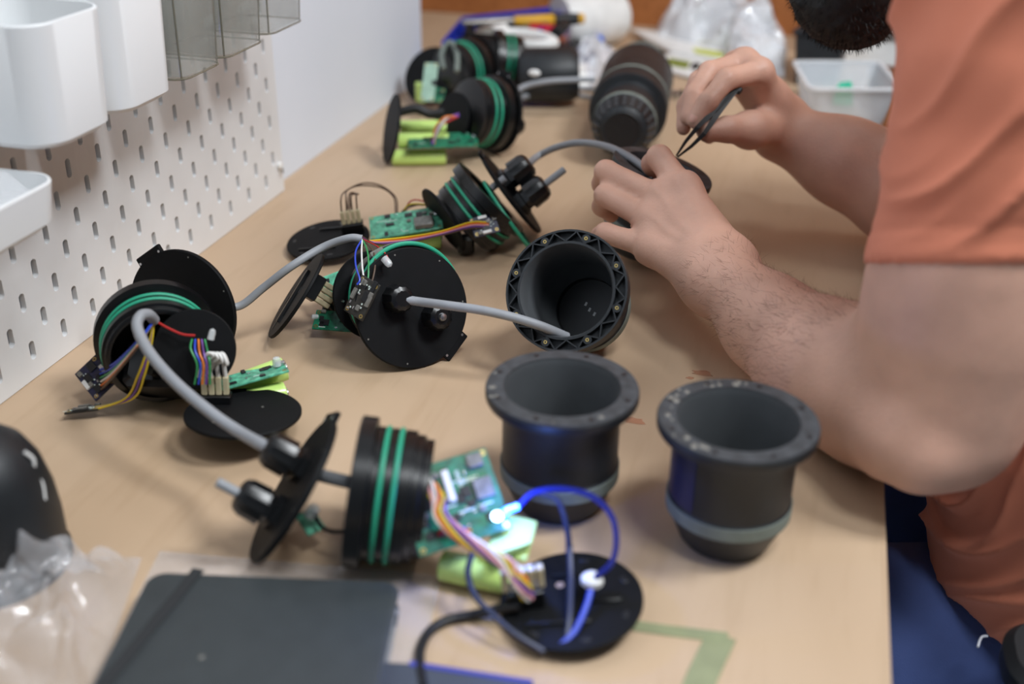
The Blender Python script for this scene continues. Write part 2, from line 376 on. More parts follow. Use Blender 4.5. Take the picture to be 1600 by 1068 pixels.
# ------------------------------------------------------------------ housings (cups)
def cup_profile():
    return [(.0, 0), (.022, 0), (.0262, .0012), (.0285, .004), (.0365, .0225), (.0378, .0235), (.0378, .0335), (.0370, .0345),
            (.0370, .076), (.0385, .0785), (.0470, .0795), (.0478, .081), (.0478, .0855), (.0470, .0865), (.0362, .0865)]
def make_cup(name, label, M, cat='housing', group=None, fins=0, ribbed=False, inside='cup_inside', specks=0, seed=1, patch=None):
    base = M @ Vector((0, 0, 0)); root = thing(name, label, cat, foot(base), group)
    m = MB()
    if ribbed:
        m.lathe([(.0285, .004), (.0365, .0225), (.0378, .0235), (.0378, .0335), (.0370, .0345), (.0370, .074), (.0465, .0755), (.0478, .0765), (.0478, .0865), (.0462, .0865), (.0462, .0805), (.0385, .0805), (.0385, .0865), (.0366, .0865)], 64, M, cap=False)
        m.lathe([(.0285, .004), (.0262, .0012), (.022, 0), (.0, 0)], 64, M, cap=False)
    else: m.lathe(cup_profile(), 64, M, cap=False)
    m.build('shell', 'cup_black', root)
    MB().lathe([(.0366 if ribbed else .0362, .0864), (.0350, .082), (.0345, .034), (.0335, .028), (.0268, .0125)], 56, M, cap=False).build('inner_wall', inside, root)
    MB().lathe([(.0268, .0125), (.0262, .006), (.0, .006)], 48, M, cap=False).build('inner_base', 'chip', root)
    MB().lathe([(.0379, .0240), (.0383, .0245), (.0383, .0328), (.0379, .0333)], 64, M, cap=False).build('grey_ring', 'grey_band', root)
    if not ribbed:
        f = MB().lathe([(.0472, .0866), (.0472, .0869), (.0365, .0869), (.0365, .0866)], 64, M, closed=True).build('flange_face', 'flange_worn', root)
        rnd = random.Random(seed)
        for k in range(8):
            a = 2*math.pi*(k+.3)/8
            MB().cyl(.0018, .0004, M@T(.0425*math.cos(a), .0425*math.sin(a), .0867), 10).build('bolt_hole', 'chip', root)
        for k in range(specks):
            a = rnd.uniform(2.6, 5.6); rr = rnd.uniform(.039, .046); s = rnd.uniform(.0006, .0022)
            MB().sphere(s, M@T(rr*math.cos(a), rr*math.sin(a), .0869), 8, (1.3, 1, .18)).build('glue_speck', 'chip_grey', root)
    else:
        bm_ = MB()
        for k in range(16):
            a0 = 2*math.pi*k/16; a1 = 2*math.pi*(k+.5)/16; a2 = 2*math.pi*(k+1)/16
            for (a, b_) in ((a0, a1), (a2, a1)):
                p = Vector((.0386*math.cos(a), .0386*math.sin(a), 0)); q = Vector((.0462*math.cos(b_), .0462*math.sin(b_), 0))
                d = q-p; an = math.atan2(d.y, d.x)
                rib = MB().box(d.length+.0006, .0010, .0058, M@T(*((p+q)/2+V(0, 0, .0835)))@RZ(an)).build('rib', 'cup_black', root)
        for k in range(8):
            a = 2*math.pi*(k+.5)/8
            MB().cyl(.0034, .0058, M@T(.0425*math.cos(a), .0425*math.sin(a), .0806), 14).build('screw_boss', 'cup_black', root)
            MB().lathe([(.0008, .0865), (.0014, .0865), (.0014, .0868), (.0008, .0868)], 12, M@T(.0425*math.cos(a), .0425*math.sin(a), 0), closed=True).build('brass_insert', 'brass', root)
        for (x, y) in ((-.003, .006), (.0, .001), (.004, -.003)):
            MB().box(.0018, .0032, .0003, M@T(x, y, .0062)@RZ(-.5)).build('light_slot', 'white_plastic', root)
        MB().cyl(.0026, .0006, M@T(.0175, -.012, .0055), 16).build('drain_hole', 'beech', root)
    if fins:
        MB().lathe([(.0292, .0045), (.0360, .0205), (.0368, .0222)], 64, M, cap=False).build('vent_recess', 'chip', root)
        for k in range(fins):
            a = 2*math.pi*k/fins
            MM = M@RZ(a)
            o = MB().add([(.0262, -.0011, .0010), (.0375, -.0011, .0225), (.0378, -.0011, .0232), (.0310, -.0011, .0232-.006), (.0225, -.0011, .0000),
                          (.0262, .0011, .0010), (.0375, .0011, .0225), (.0378, .0011, .0232), (.0310, .0011, .0172), (.0225, .0011, .0000)], [], None)
            o = MB().box(.0036, .0026, .0205, MM@T(.0330, 0, .0125)@RY(math.atan2(.0080, .0185)), .0004).build('fin', 'flange_worn', root)
        MB().lathe([(.0205, -.0008), (.0, -.0006)], 32, M, cap=False).build('vent_hole', 'chip', root)
        MB().torus(.0222, .0018, M@T(0, 0, .0002), 40).build('vent_rim', 'cup_black', root)
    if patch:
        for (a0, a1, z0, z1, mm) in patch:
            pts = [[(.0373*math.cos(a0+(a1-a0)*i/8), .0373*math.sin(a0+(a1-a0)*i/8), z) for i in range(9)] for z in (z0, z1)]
            MB().loft(pts, M, wrap=False).build('side_patch', mm, root)  # thin patch of another colour over part of the outer wall
    return root
UP = frame((0, 0, 0), (0, 0, 1), (1, 0, 0))
p = at(872, 783, 0); make_cup('sensor_housing', 'upright black flanged housing cup with open mouth beside the glowing circuit board', T(p.x, p.y, 0)@RZ(.4), group='black housing cups', specks=6, seed=3)
p = at(1131, 838, 0); make_cup('sensor_housing', 'upright black housing cup nearest the table edge with white specks on its rim', T(p.x, p.y, 0)@RZ(1.9-math.pi), group='black housing cups', specks=26, seed=8, patch=[(math.radians(-112), math.radians(-50), .036, .074, 'navy_patch')])
mm_ = cv(-.29, .17, .94); mc = at(884, 453, .0725)
make_cup('sensor_housing', 'black housing tipped over with ribbed flange and grey cable reaching into its mouth', frame(mc-mm_*.0865, mm_, CR), group='black housing cups', ribbed=True)
# cup in the hand
hr = dep(1036, 263, 1.045); hb = dep(988, 398, 1.088); ha = (hr-hb).normalized()
make_cup('sensor_housing', 'black housing cup gripped in the left hand under the tweezers', frame(hr-ha*.0865, ha, CR), group='black housing cups', specks=4, seed=5)
HELD_C, HELD_A = hr, ha
# two cups bolted mouth to mouth lying at the back
tf = at(972, 205, .0482); tdir = (at(1003, 100, .0482)-tf); tdir.z = 0; tdir.normalize()
root = make_cup('bolted_housing', 'long black tube of two housings joined flange to flange lying beside the hands', frame(tf, tdir, (0, 0, 1)), fins=22)
c2 = tf+tdir*.3210
MB().lathe([(.0470, .0868), (.0474, .089), (.0474, .232), (.0470, .2345)], 56, frame(tf, tdir, (0, 0, 1)), cap=False).build('middle_tube', 'cup_black', root)
MB().lathe([(.0475, .118), (.0478, .1185), (.0478, .126), (.0475, .1265)], 56, frame(tf, tdir, (0, 0, 1)), cap=False).build('middle_ring', 'grey_band', root)
MB().lathe(cup_profile(), 56, frame(c2, -tdir, (0, 0, 1)), cap=False).build('rear_shell', 'cup_black', root)
MB().lathe([(.0379, .0240), (.0383, .0245), (.0383, .0328), (.0379, .0333)], 56, frame(c2, -tdir), cap=False).build('rear_ring', 'grey_band', root)
# dome at the left edge of the frame
p = at(-8, 880, 0)
rt = thing('domed_housing', 'black domed housing standing half out of frame at the left edge', 'housing', (p.x, p.y, 0))
MB().lathe([(.0, .092), (.012, .091), (.022, .087), (.031, .079), (.0375, .066), (.0415, .048), (.043, .03), (.043, .006), (.0445, .004), (.0445, 0)], 56, T(p.x, p.y, 0), cap=False).build('shell', 'cup_black', rt)
sq = []
for k, (h, a, w) in enumerate(((.079, .30, 1), (.073, .34, 1), (.066, .30, 1), (.058, .26, 1), (.050, .16, 1))):
    r_ = .0436 if h < .05 else (.0405 if h < .057 else (.0388 if h < .066 else (.0355 if h < .074 else .0322)))
    sq.append(Vector((p.x+r_*math.cos(a), p.y+r_*math.sin(a), h)))
MB().tube(sq, .0010, 6).build('white_scratch', 'white_plastic', rt)

# ------------------------------------------------------------------ pieces of the sensor units
def oring(root, M, R=.0392, r=.0016, wob=0, name='o_ring'): return MB().torus(R, r, M, wob=wob).build(name, 'oring', root)
def gland(root, M, stub=.0, steel=False, s=1.0):
    M = M@Matrix.Diagonal((s, s, s, 1))
    g_ = MB().lathe([(.0112, 0), (.0112, .0045), (.0092, .0055), (.0092, .0105)], 6, M).build('cable_gland', 'black_plastic', root, ang=20)
    m_ = MB(); n = 24; rings = []
    for z, r in ((.0095, .0112), (.0215, .0108), (.0255, .0088), (.027, .0058)):
        rings.append([((r+(.0007 if j % 2 else 0))*math.cos(2*math.pi*j/n), (r+(.0007 if j % 2 else 0))*math.sin(2*math.pi*j/n), z) for j in range(n)])
    m_.loft(rings, M, cap=True).build('clamp_nut', 'black_plastic', g_, ang=25)
    if stub: MB().lathe([(.0030, .026), (.0030, .026+stub), (.0022, .0266+stub)] if not steel else [(.0034, .026), (.0034, .026+stub*.6), (.0026, .026+stub), (.0, .0265+stub)], 16, M).build('plug_pin', 'steel' if steel else 'cable_grey', g_)
    return g_
def lid(root, M, tab=0.0, name='flange_disc'):
    d = MB().lathe([(.0, -.002), (.0470, -.002), (.0478, -.0012), (.0478, .0012), (.0470, .002), (.0, .002)], 72, M, cap=False).build(name, 'black_satin', root)
    t = MB(); t.box(.010, .026, .0036, M@RZ(tab)@T(.0475, 0, 0), .0008); t.build('tab', 'black_satin', root)
    for a in (-.22, .22):
        MB().cyl(.0011, .0042, M@RZ(tab+a)@T(.0485, 0, -.0021), 10).build('screw_spot', 'solder', root)  # bright metal discs painted in for light seen through the tab holes
    for k in range(6):
        MB().cyl(.0007, .0042, M@RZ(tab+.8+k*.9)@T(.0440, 0, -.0021), 8).build('pin_hole', 'chip_grey', root)
    return d
def plug(root, M, hollow=False, rings=(.0165, .0245), wob=0):
    # M: z = towards the lid, origin at the lid side face
    prof = [(.0440, 0), (.0446, -.0008), (.0446, -.0095), (.0395, -.0105), (.0395, -.0145), (.0378, -.0147), (.0378, -.0185), (.0395, -.0187), (.0395, -.0225),
            (.0378, -.0227), (.0378, -.0265), (.0395, -.0267), (.0395, -.0335), (.0375, -.0340), (.0375, -.0385), (.0360, -.0395)]
    prof = prof+([(.0335, -.0395), (.0335, -.012), (.0300, -.010), (.0300, 0)] if hollow else [(.0, -.0395)])
    if hollow: b_ = MB().lathe(prof, 64, M, closed=True).build('plug_body', 'black_plastic', root)
    else: b_ = MB().lathe([(.0, 0)]+prof, 64, M, cap=False).build('plug_body', 'black_plastic', root)
    for s in rings: oring(root, M@T(0, 0, -s), wob=wob)
    return b_
def plate(root, M, r=.0372, name='inner_plate', th=.003):
    o = MB().lathe([(.0, -th/2), (r-.0006, -th/2), (r, -th/2+.0006), (r, th/2-.0006), (r-.0006, th/2), (.0, th/2)], 60, M, cap=False).build(name, 'black_satin', root)
    return o
def battery(root, a, b_, mname='battery'):
    a, b_ = Vector(a), Vector(b_); d = b_-a; M = frame(a, d); h = d.length
    o = MB().lathe([(.0, 0), (.0075, 0), (.0089, .0008), (.0092, .002), (.0092, h-.002), (.0089, h-.0008), (.0068, h), (.0, h)], 28, M, cap=False).build('battery', mname, root)
    MB().lathe([(.0, h), (.0040, h), (.0040, h+.0012), (.0, h+.0012)], 16, M, cap=False).build('terminal', 'solder', o)
    return o
def pcb(root, c, xd, n, w, h, mname='pcb', seed=1, comps=14, usb=True, name='circuit_board'):
    M = frame(c, n, xd); rnd = random.Random(seed)
    b_ = MB().box(w, h, .0016, M, .0003).build(name, mname, root)
    for sx in (-1, 1):
        for sy in (-1, 1):
            MB().lathe([(.0009, .0008), (.0017, .0008), (.0017, .0010), (.0009, .0010)], 10, M@T(sx*(w/2-.0028), sy*(h/2-.0028), 0), closed=True).build('mounting_pad', 'brass', b_)
    for k in range(comps):
        x, y = rnd.uniform(-w*.42, w*.42), rnd.uniform(-h*.40, h*.40)
        kind = rnd.random()
        if kind < .30: MB().box(rnd.uniform(.003, .009), rnd.uniform(.003, .007), .0012, M@T(x, y, .0013), .0002).build('chip', 'chip', b_)
        elif kind < .62: MB().box(.0022, .0012, .0010, M@T(x, y, .0012)@RZ(rnd.choice((0, 1.5708))), .0001).build('resistor', 'solder', b_)
        elif kind < .85: MB().box(rnd.uniform(.004, .011), .0007, .0002, M@T(x, y, .0009)).build('print_mark', 'silk', b_)
        else: MB().box(.004, .003, .0022, M@T(x, y, .0018), .0002).build('component', 'chip_grey', b_)
    if usb: MB().box(.0075, .0055, .0028, M@T(w/2-.003, h*.12, .0022), .0005).build('socket', 'solder', b_)
    return b_, M
def wire(root, pts, mname, r=.00065, name='wire', r2=None): return MB().tube(pts, r, 6, 6).build(name, mname, root)
def bundle(root, pts, cols, r=.0006, spread=.0016, seed=1):
    rnd = random.Random(seed)
    for c in cols:
        o = [rnd.uniform(-1, 1) for _ in range(6)]
        q = []
        for i, p in enumerate(pts):
            k = spread*(1 if 0 < i < len(pts)-1 else .5)
            q.append(Vector(p)+Vector((o[(i) % 6], o[(i+2) % 6], o[(i+4) % 6]))*k)
        wire(root, q, 'wire_'+c, r)
def led(root, p, d, r=.0024, mname='led_clear', L=.006):
    return MB().lathe([(r, 0), (r, L*.6), (r*.8, L*.85), (.0, L)], 14, frame(p, d)).build('led', mname, root)
def breakout(root, c, n, xd, w=.019, h=.0165, mname='pcb_navy', seed=2):
    b_, M = pcb(root, c, xd, n, w, h, mname, seed, 12, False, 'sensor_board')
    rr_ = random.Random(seed)
    for k in range(14): MB().box(.0013, .0009, .0007, M@T(rr_.uniform(-w*.36, w*.36), rr_.uniform(-h*.26, h*.26), .0012), .0001).build('resistor', 'silk', b_)
    for s in (-1, 1): MB().box(.0085, .0030, .0022, M@T(0, s*(h/2-.0022), .0018), .0003).build('socket', 'white_plastic' if mname == 'pcb_navy' else 'chip_grey', b_)
    return b_, M
def end_plate(root, M, r=.0405, pins=4, conn=(0, 0), ca=0.0, tall=.010, slots=True):
    o = MB().lathe([(.0, -.0015), (r-.0006, -.0015), (r, -.0009), (r, .0009), (r-.0006, .0015), (.0, .0015)], 64, M, cap=False).build('disc', 'black_satin', root)
    if slots:
        for (x, y, w, h) in ((-.008, -.019, .036, .0022), (.004, .020, .030, .0022), (.018, -.004, .020, .0022)):
            MB().box(w, h, .0022, M@T(x, y, .0022), .0004).build('rib', 'black_plastic', o)
        for k in range(7):
            a = k*.9+.4
            MB().box(.0055, .0030, .0006, M@T(r*.82*math.cos(a), r*.82*math.sin(a), .0014)@RZ(a+1.57), .0002).build('slot', 'chip', o)
    C_ = M@T(conn[0], conn[1], .0015)@RZ(ca)
    k = MB().box(.0215, .0115, tall, C_@T(0, 0, tall/2), .0006).build('connector_block', 'black_plastic', root)
    tips = []
    for i in range(pins):
        x = (i-(pins-1)/2)*.0050
        MB().box(.0040, .0055, .0135, C_@T(x, 0, tall+.0068), .0005).build('crimp_sleeve', 'cream', k)
        tips.append((C_@T(x, 0, tall+.0136)).translation)
    return o, tips, C_
def sheath(root, pts, r=.0033, name='cable_sheath', m='cable_grey'): return MB().tube(pts, r, 12, 8).build(name, m, root)

# ------------------------------------------------------------------ unit in the middle, lid facing us
G = 'sensor units opened up on the bench'
n2 = cv(.47, -.05, .88); c2 = at(643, 481, .0450); M2 = frame(c2, n2, CU)
A2 = thing('sensor_unit', 'opened sensor unit with its black lid facing the camera and two cable glands', 'sensor unit', foot(c2), G)
lid(A2, M2, tab=math.radians(-128))
def gl(M, x, y): return M@T(x, y, .002)
def scr(M, px, py):  # point of the lid face seen at that spot
    o = M.translation; z = M.to_3x3().col[2]; d = ray(px, py); t = (o-CAM).dot(z)/d.dot(z); return M.inverted()@(CAM+d*t)
s1 = scr(M2, 617, 466); s2 = scr(M2, 677, 494)
gland(A2, gl(M2, s1.x, s1.y)@T(0, 0, -.012)); gland(A2, gl(M2, s2.x, s2.y)@T(0, 0, -.012), .004, True)
oring(A2, M2@T(.0085, -.001, -.0045), R=.0425, r=.0019)
plug(A2, M2@T(.0078, .0, -.0085))
pl = dep(588, 461, .935)
plate(A2, frame(pl, cv(.42, 0, .90), CU), r=.0372)
MB().cyl(.0009, .003, frame(dep(535, 470, .903), n2), 8).build('pin_hole', 'solder', A2)
ax = -n2; axh = Vector((ax.x, ax.y, 0)).normalized()
pc = at(545, 503, .014); pcb(A2, pc, cv(1, -.12, 0), cv(.0, .60, .8), .058, .020, 'pcb', 11, 16, False)
led(A2, at(497, 495, .016), cv(-.9, 0, .3))
pcb(A2, dep(540, 440, .965), cv(.9, .1, -.3), cv(-.2, .6, .75), .044, .030, 'pcb_light', 12, 14, False)
MB().box(.026, .030, .006, frame(dep(528, 482, .965), cv(0, .6, .8), CR), .001).build('dark_module', 'chip', A2)
# its end plate, standing on edge
e2c = at(463, 462, .0355); e2n = cv(.79, -.51, -.31)
E2 = thing('end_plate', 'thin black end plate standing on edge left of the middle unit', 'end plate', foot(e2c), 'round end plates with connectors')
o, tips, C_ = end_plate(E2, frame(e2c, e2n, CU), conn=(.014, -.002), ca=0, slots=False, tall=.013)
for (x_, y_) in ((-.024, .006), (-.012, -.012), (.004, .012), (-.004, -.022), (.020, -.016), (-.03, -.008)): MB().box(.0060, .0022, .0008, frame(e2c, e2n, CU)@T(x_, y_, -.0016), .0002).build('slot', 'chip', o)
MB().box(.050, .004, .003, frame(e2c, e2n, CU)@T(-.002, .004, -.0026), .0006).build('rib', 'black_plastic', o)
for i, t in enumerate(tips): wire(E2, [t, t+e2n*.006, dep(532+4*i, 438+13*i, .93)], 'wire_brown', .0008)

# cable from the left unit whose stripped end rests on the middle unit
def D(x, y, t): return dep(x, y, t)
n1 = cv(.34, .26, -.90); c1 = at(286, 484, .0470); M1 = frame(c1, n1, CU)
K1 = thing('sensor_cable', 'grey cable with stripped end and coloured wires resting on the middle unit', 'cable', foot(c1+n1*.04))
ce = D(566, 373, .905)
sheath(K1, [c1+n1*.020+CR*.015, D(374, 478, .905), D(412, 449, .905), D(455, 416, .90), D(505, 386, .91), D(545, 372, .905), ce])
bb = D(757, 352, 1.055)
for i, c in enumerate(('yellow', 'orange', 'pink', 'purple', 'brown')):
    k = i-2
    wire(K1, [ce+V(0, 0, .001*k), D(590, 378+1.5*k, .92), D(640, 374+2.2*k, .96), D(690, 364+1.6*k, 1.01), D(735, 352+2.4*k, 1.045), bb+CU*(-.0015*k)+CR*.004], 'wire_'+c, .0007)
breakout(K1, bb, cv(.1, .35, .9), cv(.93, .33, 0), .025, .020, seed=21)
b2 = D(566, 465, .865)
for i, c in enumerate(('blue', 'white', 'green', 'brown')):
    wire(K1, [ce, D(556+9*i, 392, .885), D(556+10*i, 415, .872), D(562+6*i, 436+2*i, .866), b2+CU*.010+CR*(.002*i-.004)], 'wire_'+c, .0007)
breakout(K1, b2, cv(-.45, .15, .9), cv(.5, .85, 0), .031, .020, 'pcb_dark', 22)
wire(K1, [ce, D(590, 385, .89), D(605, 400, .875), D(603, 409, .868)], 'wire_red', .0006)
led(K1, D(600, 403, .868), cv(.6, -.7, .2), .0030, L=.009)
MB().box(.011, .006, .005, frame(D(590, 396, .885), cv(0, .3, .9), cv(.8, .5, 0)), .0006).build('metal_clip', 'chip_grey', K1)

# ------------------------------------------------------------------ unit at the left against the pegboard
A1 = thing('sensor_unit', 'opened sensor unit against the pegboard with its lid turned away', 'sensor unit', foot(c1), G)
lid(A1, M1, tab=math.radians(-27))
gland(A1, M1@T(.006, -.016, .002))
np1 = cv(-.33, .42, -.84); cp1 = at(247, 541, .0440); Mp1 = frame(cp1+np1*.022, np1, CU)
plug(A1, Mp1, hollow=True); plate(A1, Mp1@T(0, 0, -.006), r=.0325, name='web_plate')
plate(A1, frame(D(305, 545, .800), cv(.12, -.02, .99), CU), r=.0285)
for i in range(3): MB().cyl(.0035, .026, frame(D(262+30*i, 588-8*i, .825), cv(-.2, .2, .9)), 12).build('standoff', 'black_plastic', A1)
MB().box(.056, .040, .030, frame(D(262, 574, .83), cv(.1, .4, .9), CR), .004).build('battery_holder', 'black_plastic', A1)
pA = at(352, 602, .022); pB = at(441, 569, .030); xd = (pB-pA).normalized(); pc1 = pA.lerp(pB, .45)
pcb(A1, pc1, xd, cv(-.15, .93, .34), (pB-pA).length+.008, .026, 'pcb_light', 31, 14)
led(A1, pB-xd*.004+V(0, 0, .001), (0, 0, 1), .0032, L=.007)
battery(A1, at(330, 618, .0095), at(330, 618, .0095)+xd*.058); battery(A1, at(352, 634, .0095), at(352, 634, .0095)+Vector((xd.x, xd.y, 0)).normalized()*.045)
e1c = at(380, 645, .021); e1n = cv(.04, .93, .36)
E1 = thing('end_plate', 'black round end plate tipped over the green cells in front of the left unit', 'end plate', foot(e1c), 'round end plates with connectors')
cc1 = scr(frame(e1c, e1n, CR), 338, 630); o, tips, C_ = end_plate(E1, frame(e1c, e1n, CR), conn=(cc1.x, cc1.y), ca=.1, slots=False, tall=.006)
for (a_, b_) in ((.012, .008), (-.016, -.020)): MB().cyl(.0009, .0035, frame(e1c, e1n, CR)@T(a_, b_, -.0017), 8).build('pin_hole', 'chip_grey', E1)
for i, t in enumerate(tips):
    wire(E1, [t, t+V(0, 0, .010), D(334+7*i, 556+4*i, .785), D(326+7*i, 552, .785), D(318+6*i, 565, .79), D(310+5*i, 588, .80)], ('wire_white', 'wire_white', 'wire_white', 'wire_cream' if False else 'wire_white')[i], .0015)
for i, c in enumerate(('green', 'blue', 'orange', 'purple', 'green')):
    wire(E1, [D(300+5*i, 530, .792), D(298+7*i, 545+3*i, .785), D(308+5*i, 570, .785), D(304+6*i, 600, .79)], 'wire_'+c, .0008)
led(E1, D(329, 530, .781), cv(.25, .9, .1), .0024, L=.008)

# grey cable with stripped end over the left unit, clamped in the front lid
n4 = cv(-.82, .50, .27); c4 = at(458, 765, .0405); M4 = frame(c4, n4, CU)
L4 = thing('gland_flange', 'black flange with two cable glands lying at the end of the thick grey cable', 'flange', foot(c4))
lid(L4, M4, tab=math.radians(8))
g1 = V(.015, -.006, 0); g2 = V(-.016, -.008, 0)
gland(L4, M4@T(g1.x, g1.y, .002)); gland(L4, M4@T(g2.x, g2.y, .002), .014)
MB().lathe([(.0105, -.002), (.0105, -.007), (.006, -.007)], 6, M4@T(g1.x, g1.y, 0)).build('lock_nut', 'black_plastic', L4)
MB().lathe([(.0105, -.002), (.0105, -.007), (.006, -.007)], 6, M4@T(g2.x, g2.y, 0)).build('lock_nut', 'black_plastic', L4)
ge = (M4@T(g1.x, g1.y, .026)).translation
K2 = thing('sensor_cable', 'thick grey cable arching from the left unit to the front gland flange', 'cable', foot(ge))
k2e = D(241, 500, .785)
sheath(K2, [k2e, D(232, 491, .775), D(219, 494, .768), D(215, 513, .762), D(234, 551, .750), D(274, 597, .732), D(328, 643, .714), D(375, 675, .700), ge, ge-n4*.012], .0038)
MB().tube([D(500, 742, .676), D(520, 747, .672), D(546, 753, .667)], .0040, 10).build('inner_cable_end', 'cable_grey', K2)
bA = at(150, 590, .024); bB = at(130, 640, .006)
for i, c in enumerate(('blue', 'blue', 'green', 'white', 'orange', 'brown')):
    wire(K2, [k2e, D(226-2*i, 520+4*i, .775), D(205-3*i, 543+6*i, .782), D(178-2*i, 568+6*i, .800), bA+CR*(.004)-CU*(.003*i-.006)-CF*.002], 'wire_'+c, .0009)
for i, c in enumerate(('yellow', 'purple', 'yellow')):
    wire(K2, [k2e, D(232+2*i, 540, .79), D(216+5*i, 585, .80), D(196+6*i, 622, .815), bB+V(.008, .002*i, .001)], 'wire_'+c, .0009)
wire(K2, [k2e, D(262, 512, .79), D(285, 522, .79), D(305, 524, .792)], 'wire_red', .0009)
breakout(K2, bA, cv(-.25, .35, .9), cv(.70, -.70, .1), .031, .021, 'pcb_navy', 41)
breakout(K2, bB, cv(-.1, .97, .2), cv(.85, .45, 0), .024, .012, 'pcb_dark', 42)

# ------------------------------------------------------------------ unit behind the middle one
n3 = cv(.79, .58, .17); c3 = at(799, 303, .0435); M3 = frame(c3, n3, CU)
A3 = thing('sensor_unit', 'opened sensor unit lying tilted with loose green o-rings behind the middle one', 'sensor unit', foot(c3), G)
lid(A3, M3, tab=math.radians(20))
g1 = V(.011, .010, 0); g2 = V(-.015, .010, 0)
gland(A3, M3@T(g1.x, g1.y, .002), s=1.2); gland(A3, M3@T(g2.x, g2.y, .002), .020, s=1.2)
oring(A3, frame(D(794, 338, 1.104), cv(.80, .56, .10), CU), R=.0405, r=.0018)
cp3 = at(748, 322, .0435); plug(A3, frame(cp3+n3*.016, n3, CU)@RY(.12), hollow=True, wob=.0014)
MB().cyl(.0036, .016, frame(cp3+n3*.016+CU*.008, n3), 12).build('inner_cable_end', 'cable_grey', A3)
plate(A3, frame(at(693, 344, .034), cv(.80, .55, -.20), CU), r=.0350)
MB().box(.016, .014, .020, frame(at(728, 382, .010), (0, 0, 1), n3), .003).build('foot_block', 'black_plastic', A3)
h3 = Vector((n3.x, n3.y, 0)).normalized(); s3 = Vector((0, 0, 1)).cross(h3)
pcb(A3, at(634, 348, .030), h3, cv(-.1, .72, .68), .070, .036, 'pcb_light', 51, 26)
MB().box(.018, .014, .006, frame(at(662, 347, .034), cv(-.1, .72, .68), h3), .001).build('shield_can', 'chip_grey', A3)
b0 = at(590, 378, .0095); battery(A3, b0, b0+h3*.062); b0 = b0+s3*.020; battery(A3, b0, b0+h3*.062)
bundle(A3, [D(628, 335, 1.115), D(640, 318, 1.11), D(665, 318, 1.115), D(690, 330, 1.12)], ('red', 'black', 'yellow', 'brown'), .0008, .003, 5)
e3c = at(513, 375, .012); e3n = cv(-.10, .83, .54); E3 = thing('end_plate', 'black round end plate lying flat with looped brown wires behind the middle unit', 'end plate', foot(e3c), 'round end plates with connectors')
o, tips, C_ = end_plate(E3, frame(e3c, e3n, CR), conn=(.024, .010), ca=.15)
for i, t in enumerate(tips):
    if i < 2: wire(E3, [t, t+V(0, 0, .012), D(538+5*i, 300-3*i, 1.12), D(560+8*i, 290-4*i, 1.13), D(595, 293-3*i, 1.135), D(615+3*i, 308, 1.13), D(618+3*i, 332, 1.12)], 'wire_brown', .0008)
    else: wire(E3, [t, t+V(0, 0, .014), D(548+4*i, 303, 1.12), D(556, 298+2*i, 1.125), D(540+3*i, 303, 1.12), D(537+3*i, 330, 1.105)], 'wire_brown', .0008)

# ------------------------------------------------------------------ front unit with the glowing light
n4p = cv(-.985, .135, .06); c4p = at(603, 772, .0445); M4p = frame(c4p-n4p*.0, n4p, CU)
A4 = thing('sensor_unit', 'front sensor unit with two green o-rings, powered board and glowing blue light', 'sensor unit', foot(c4p), G)
plug(A4, M4p@T(0, 0, .0195), rings=(.0165, .0245))
MB().cyl(.0355, .005, M4p@T(0, 0, -.0245), 48).build('rear_step', 'black_plastic', A4)
wire(A4, [c4+V(.012, .0, -.012), D(500, 820, .675), D(520, 830, .67), D(556, 828, .668)], 'wire_black', .0013)
led(A4, D(484, 803, .678), cv(.5, .6, .5), .0042, L=.008); MB().box(.012, .016, .0016, frame(D(485, 815, .685), cv(.2, .6, .7), cv(.7, .6, 0)), .0004).build('led_board', 'pcb_light', A4)
pcb4, P4 = pcb(A4, D(708, 783, .650), cv(.95, .30, -.10), cv(.06, .36, .93), .055, .050, 'pcb', 61, 40, False)
for (x, y, w, h, mm, z) in ((-.014, .008, .016, .019, 'chip', .0014), (.0, .009, .0042, .019, 'white_plastic', .0026), (.019, .002, .011, .012, 'chip_grey', .003), (.019, .019, .009, .008, 'chip_grey', .003)):
    MB().box(w, h, z, P4@T(x, y, .0008+z/2), .0004).build('component', mm, pcb4)
for i in range(6): MB().lathe([(.0006, .0008), (.0012, .0008), (.0012, .0010), (.0006, .0010)], 8, P4@T(.007, .0155-.0025*i, 0), closed=True).build('solder_ring', 'silk', pcb4)
b0 = at(690, 882, .0105); b1 = at(799, 905, .0105); battery(A4, b0, b0+(b1-b0).normalized()*.050)
b0 = D(792, 838, .655); MB().box(.024, .026, .003, frame(D(800, 838, .652), cv(.0, .55, .8), cv(.9, -.3, 0)), .001).build('paper_insulator', 'battery_pale', A4)
MB().box(.022, .003, .022, frame(D(793, 862, .648), cv(.35, .3, .85), cv(.6, .2, 0)), .001).build('paper_insulator', 'battery_pale', A4)
lp = D(777, 806, .640)
MB().sphere(.0034, Matrix.Translation(lp), 14, (1, 1, .8)).build('led', 'led_core', A4)
MB().tube([lp+CR*.003, D(790, 798, .642), D(809, 791, .646)], .0022, 10).build('light_pipe', 'led_blue', A4)
ld = bpy.data.lights.new('blue_led_light', 'POINT'); ld.energy = .13; ld.color = (.10, .22, 1.0); ld.shadow_soft_size = .005
lo_ = bpy.data.objects.new('blue_led_light', ld); COL.objects.link(lo_); lo_.location = lp-CF*.010+CR*.012+CU*.006
tw = [D(652, 757, .652), D(668, 757, .640), D(685, 780, .636), D(690, 808, .634), D(722, 838, .630), D(760, 862, .625), D(795, 884, .618), D(815, 912, .618), D(824, 930, .622)]
rnd = random.Random(4)
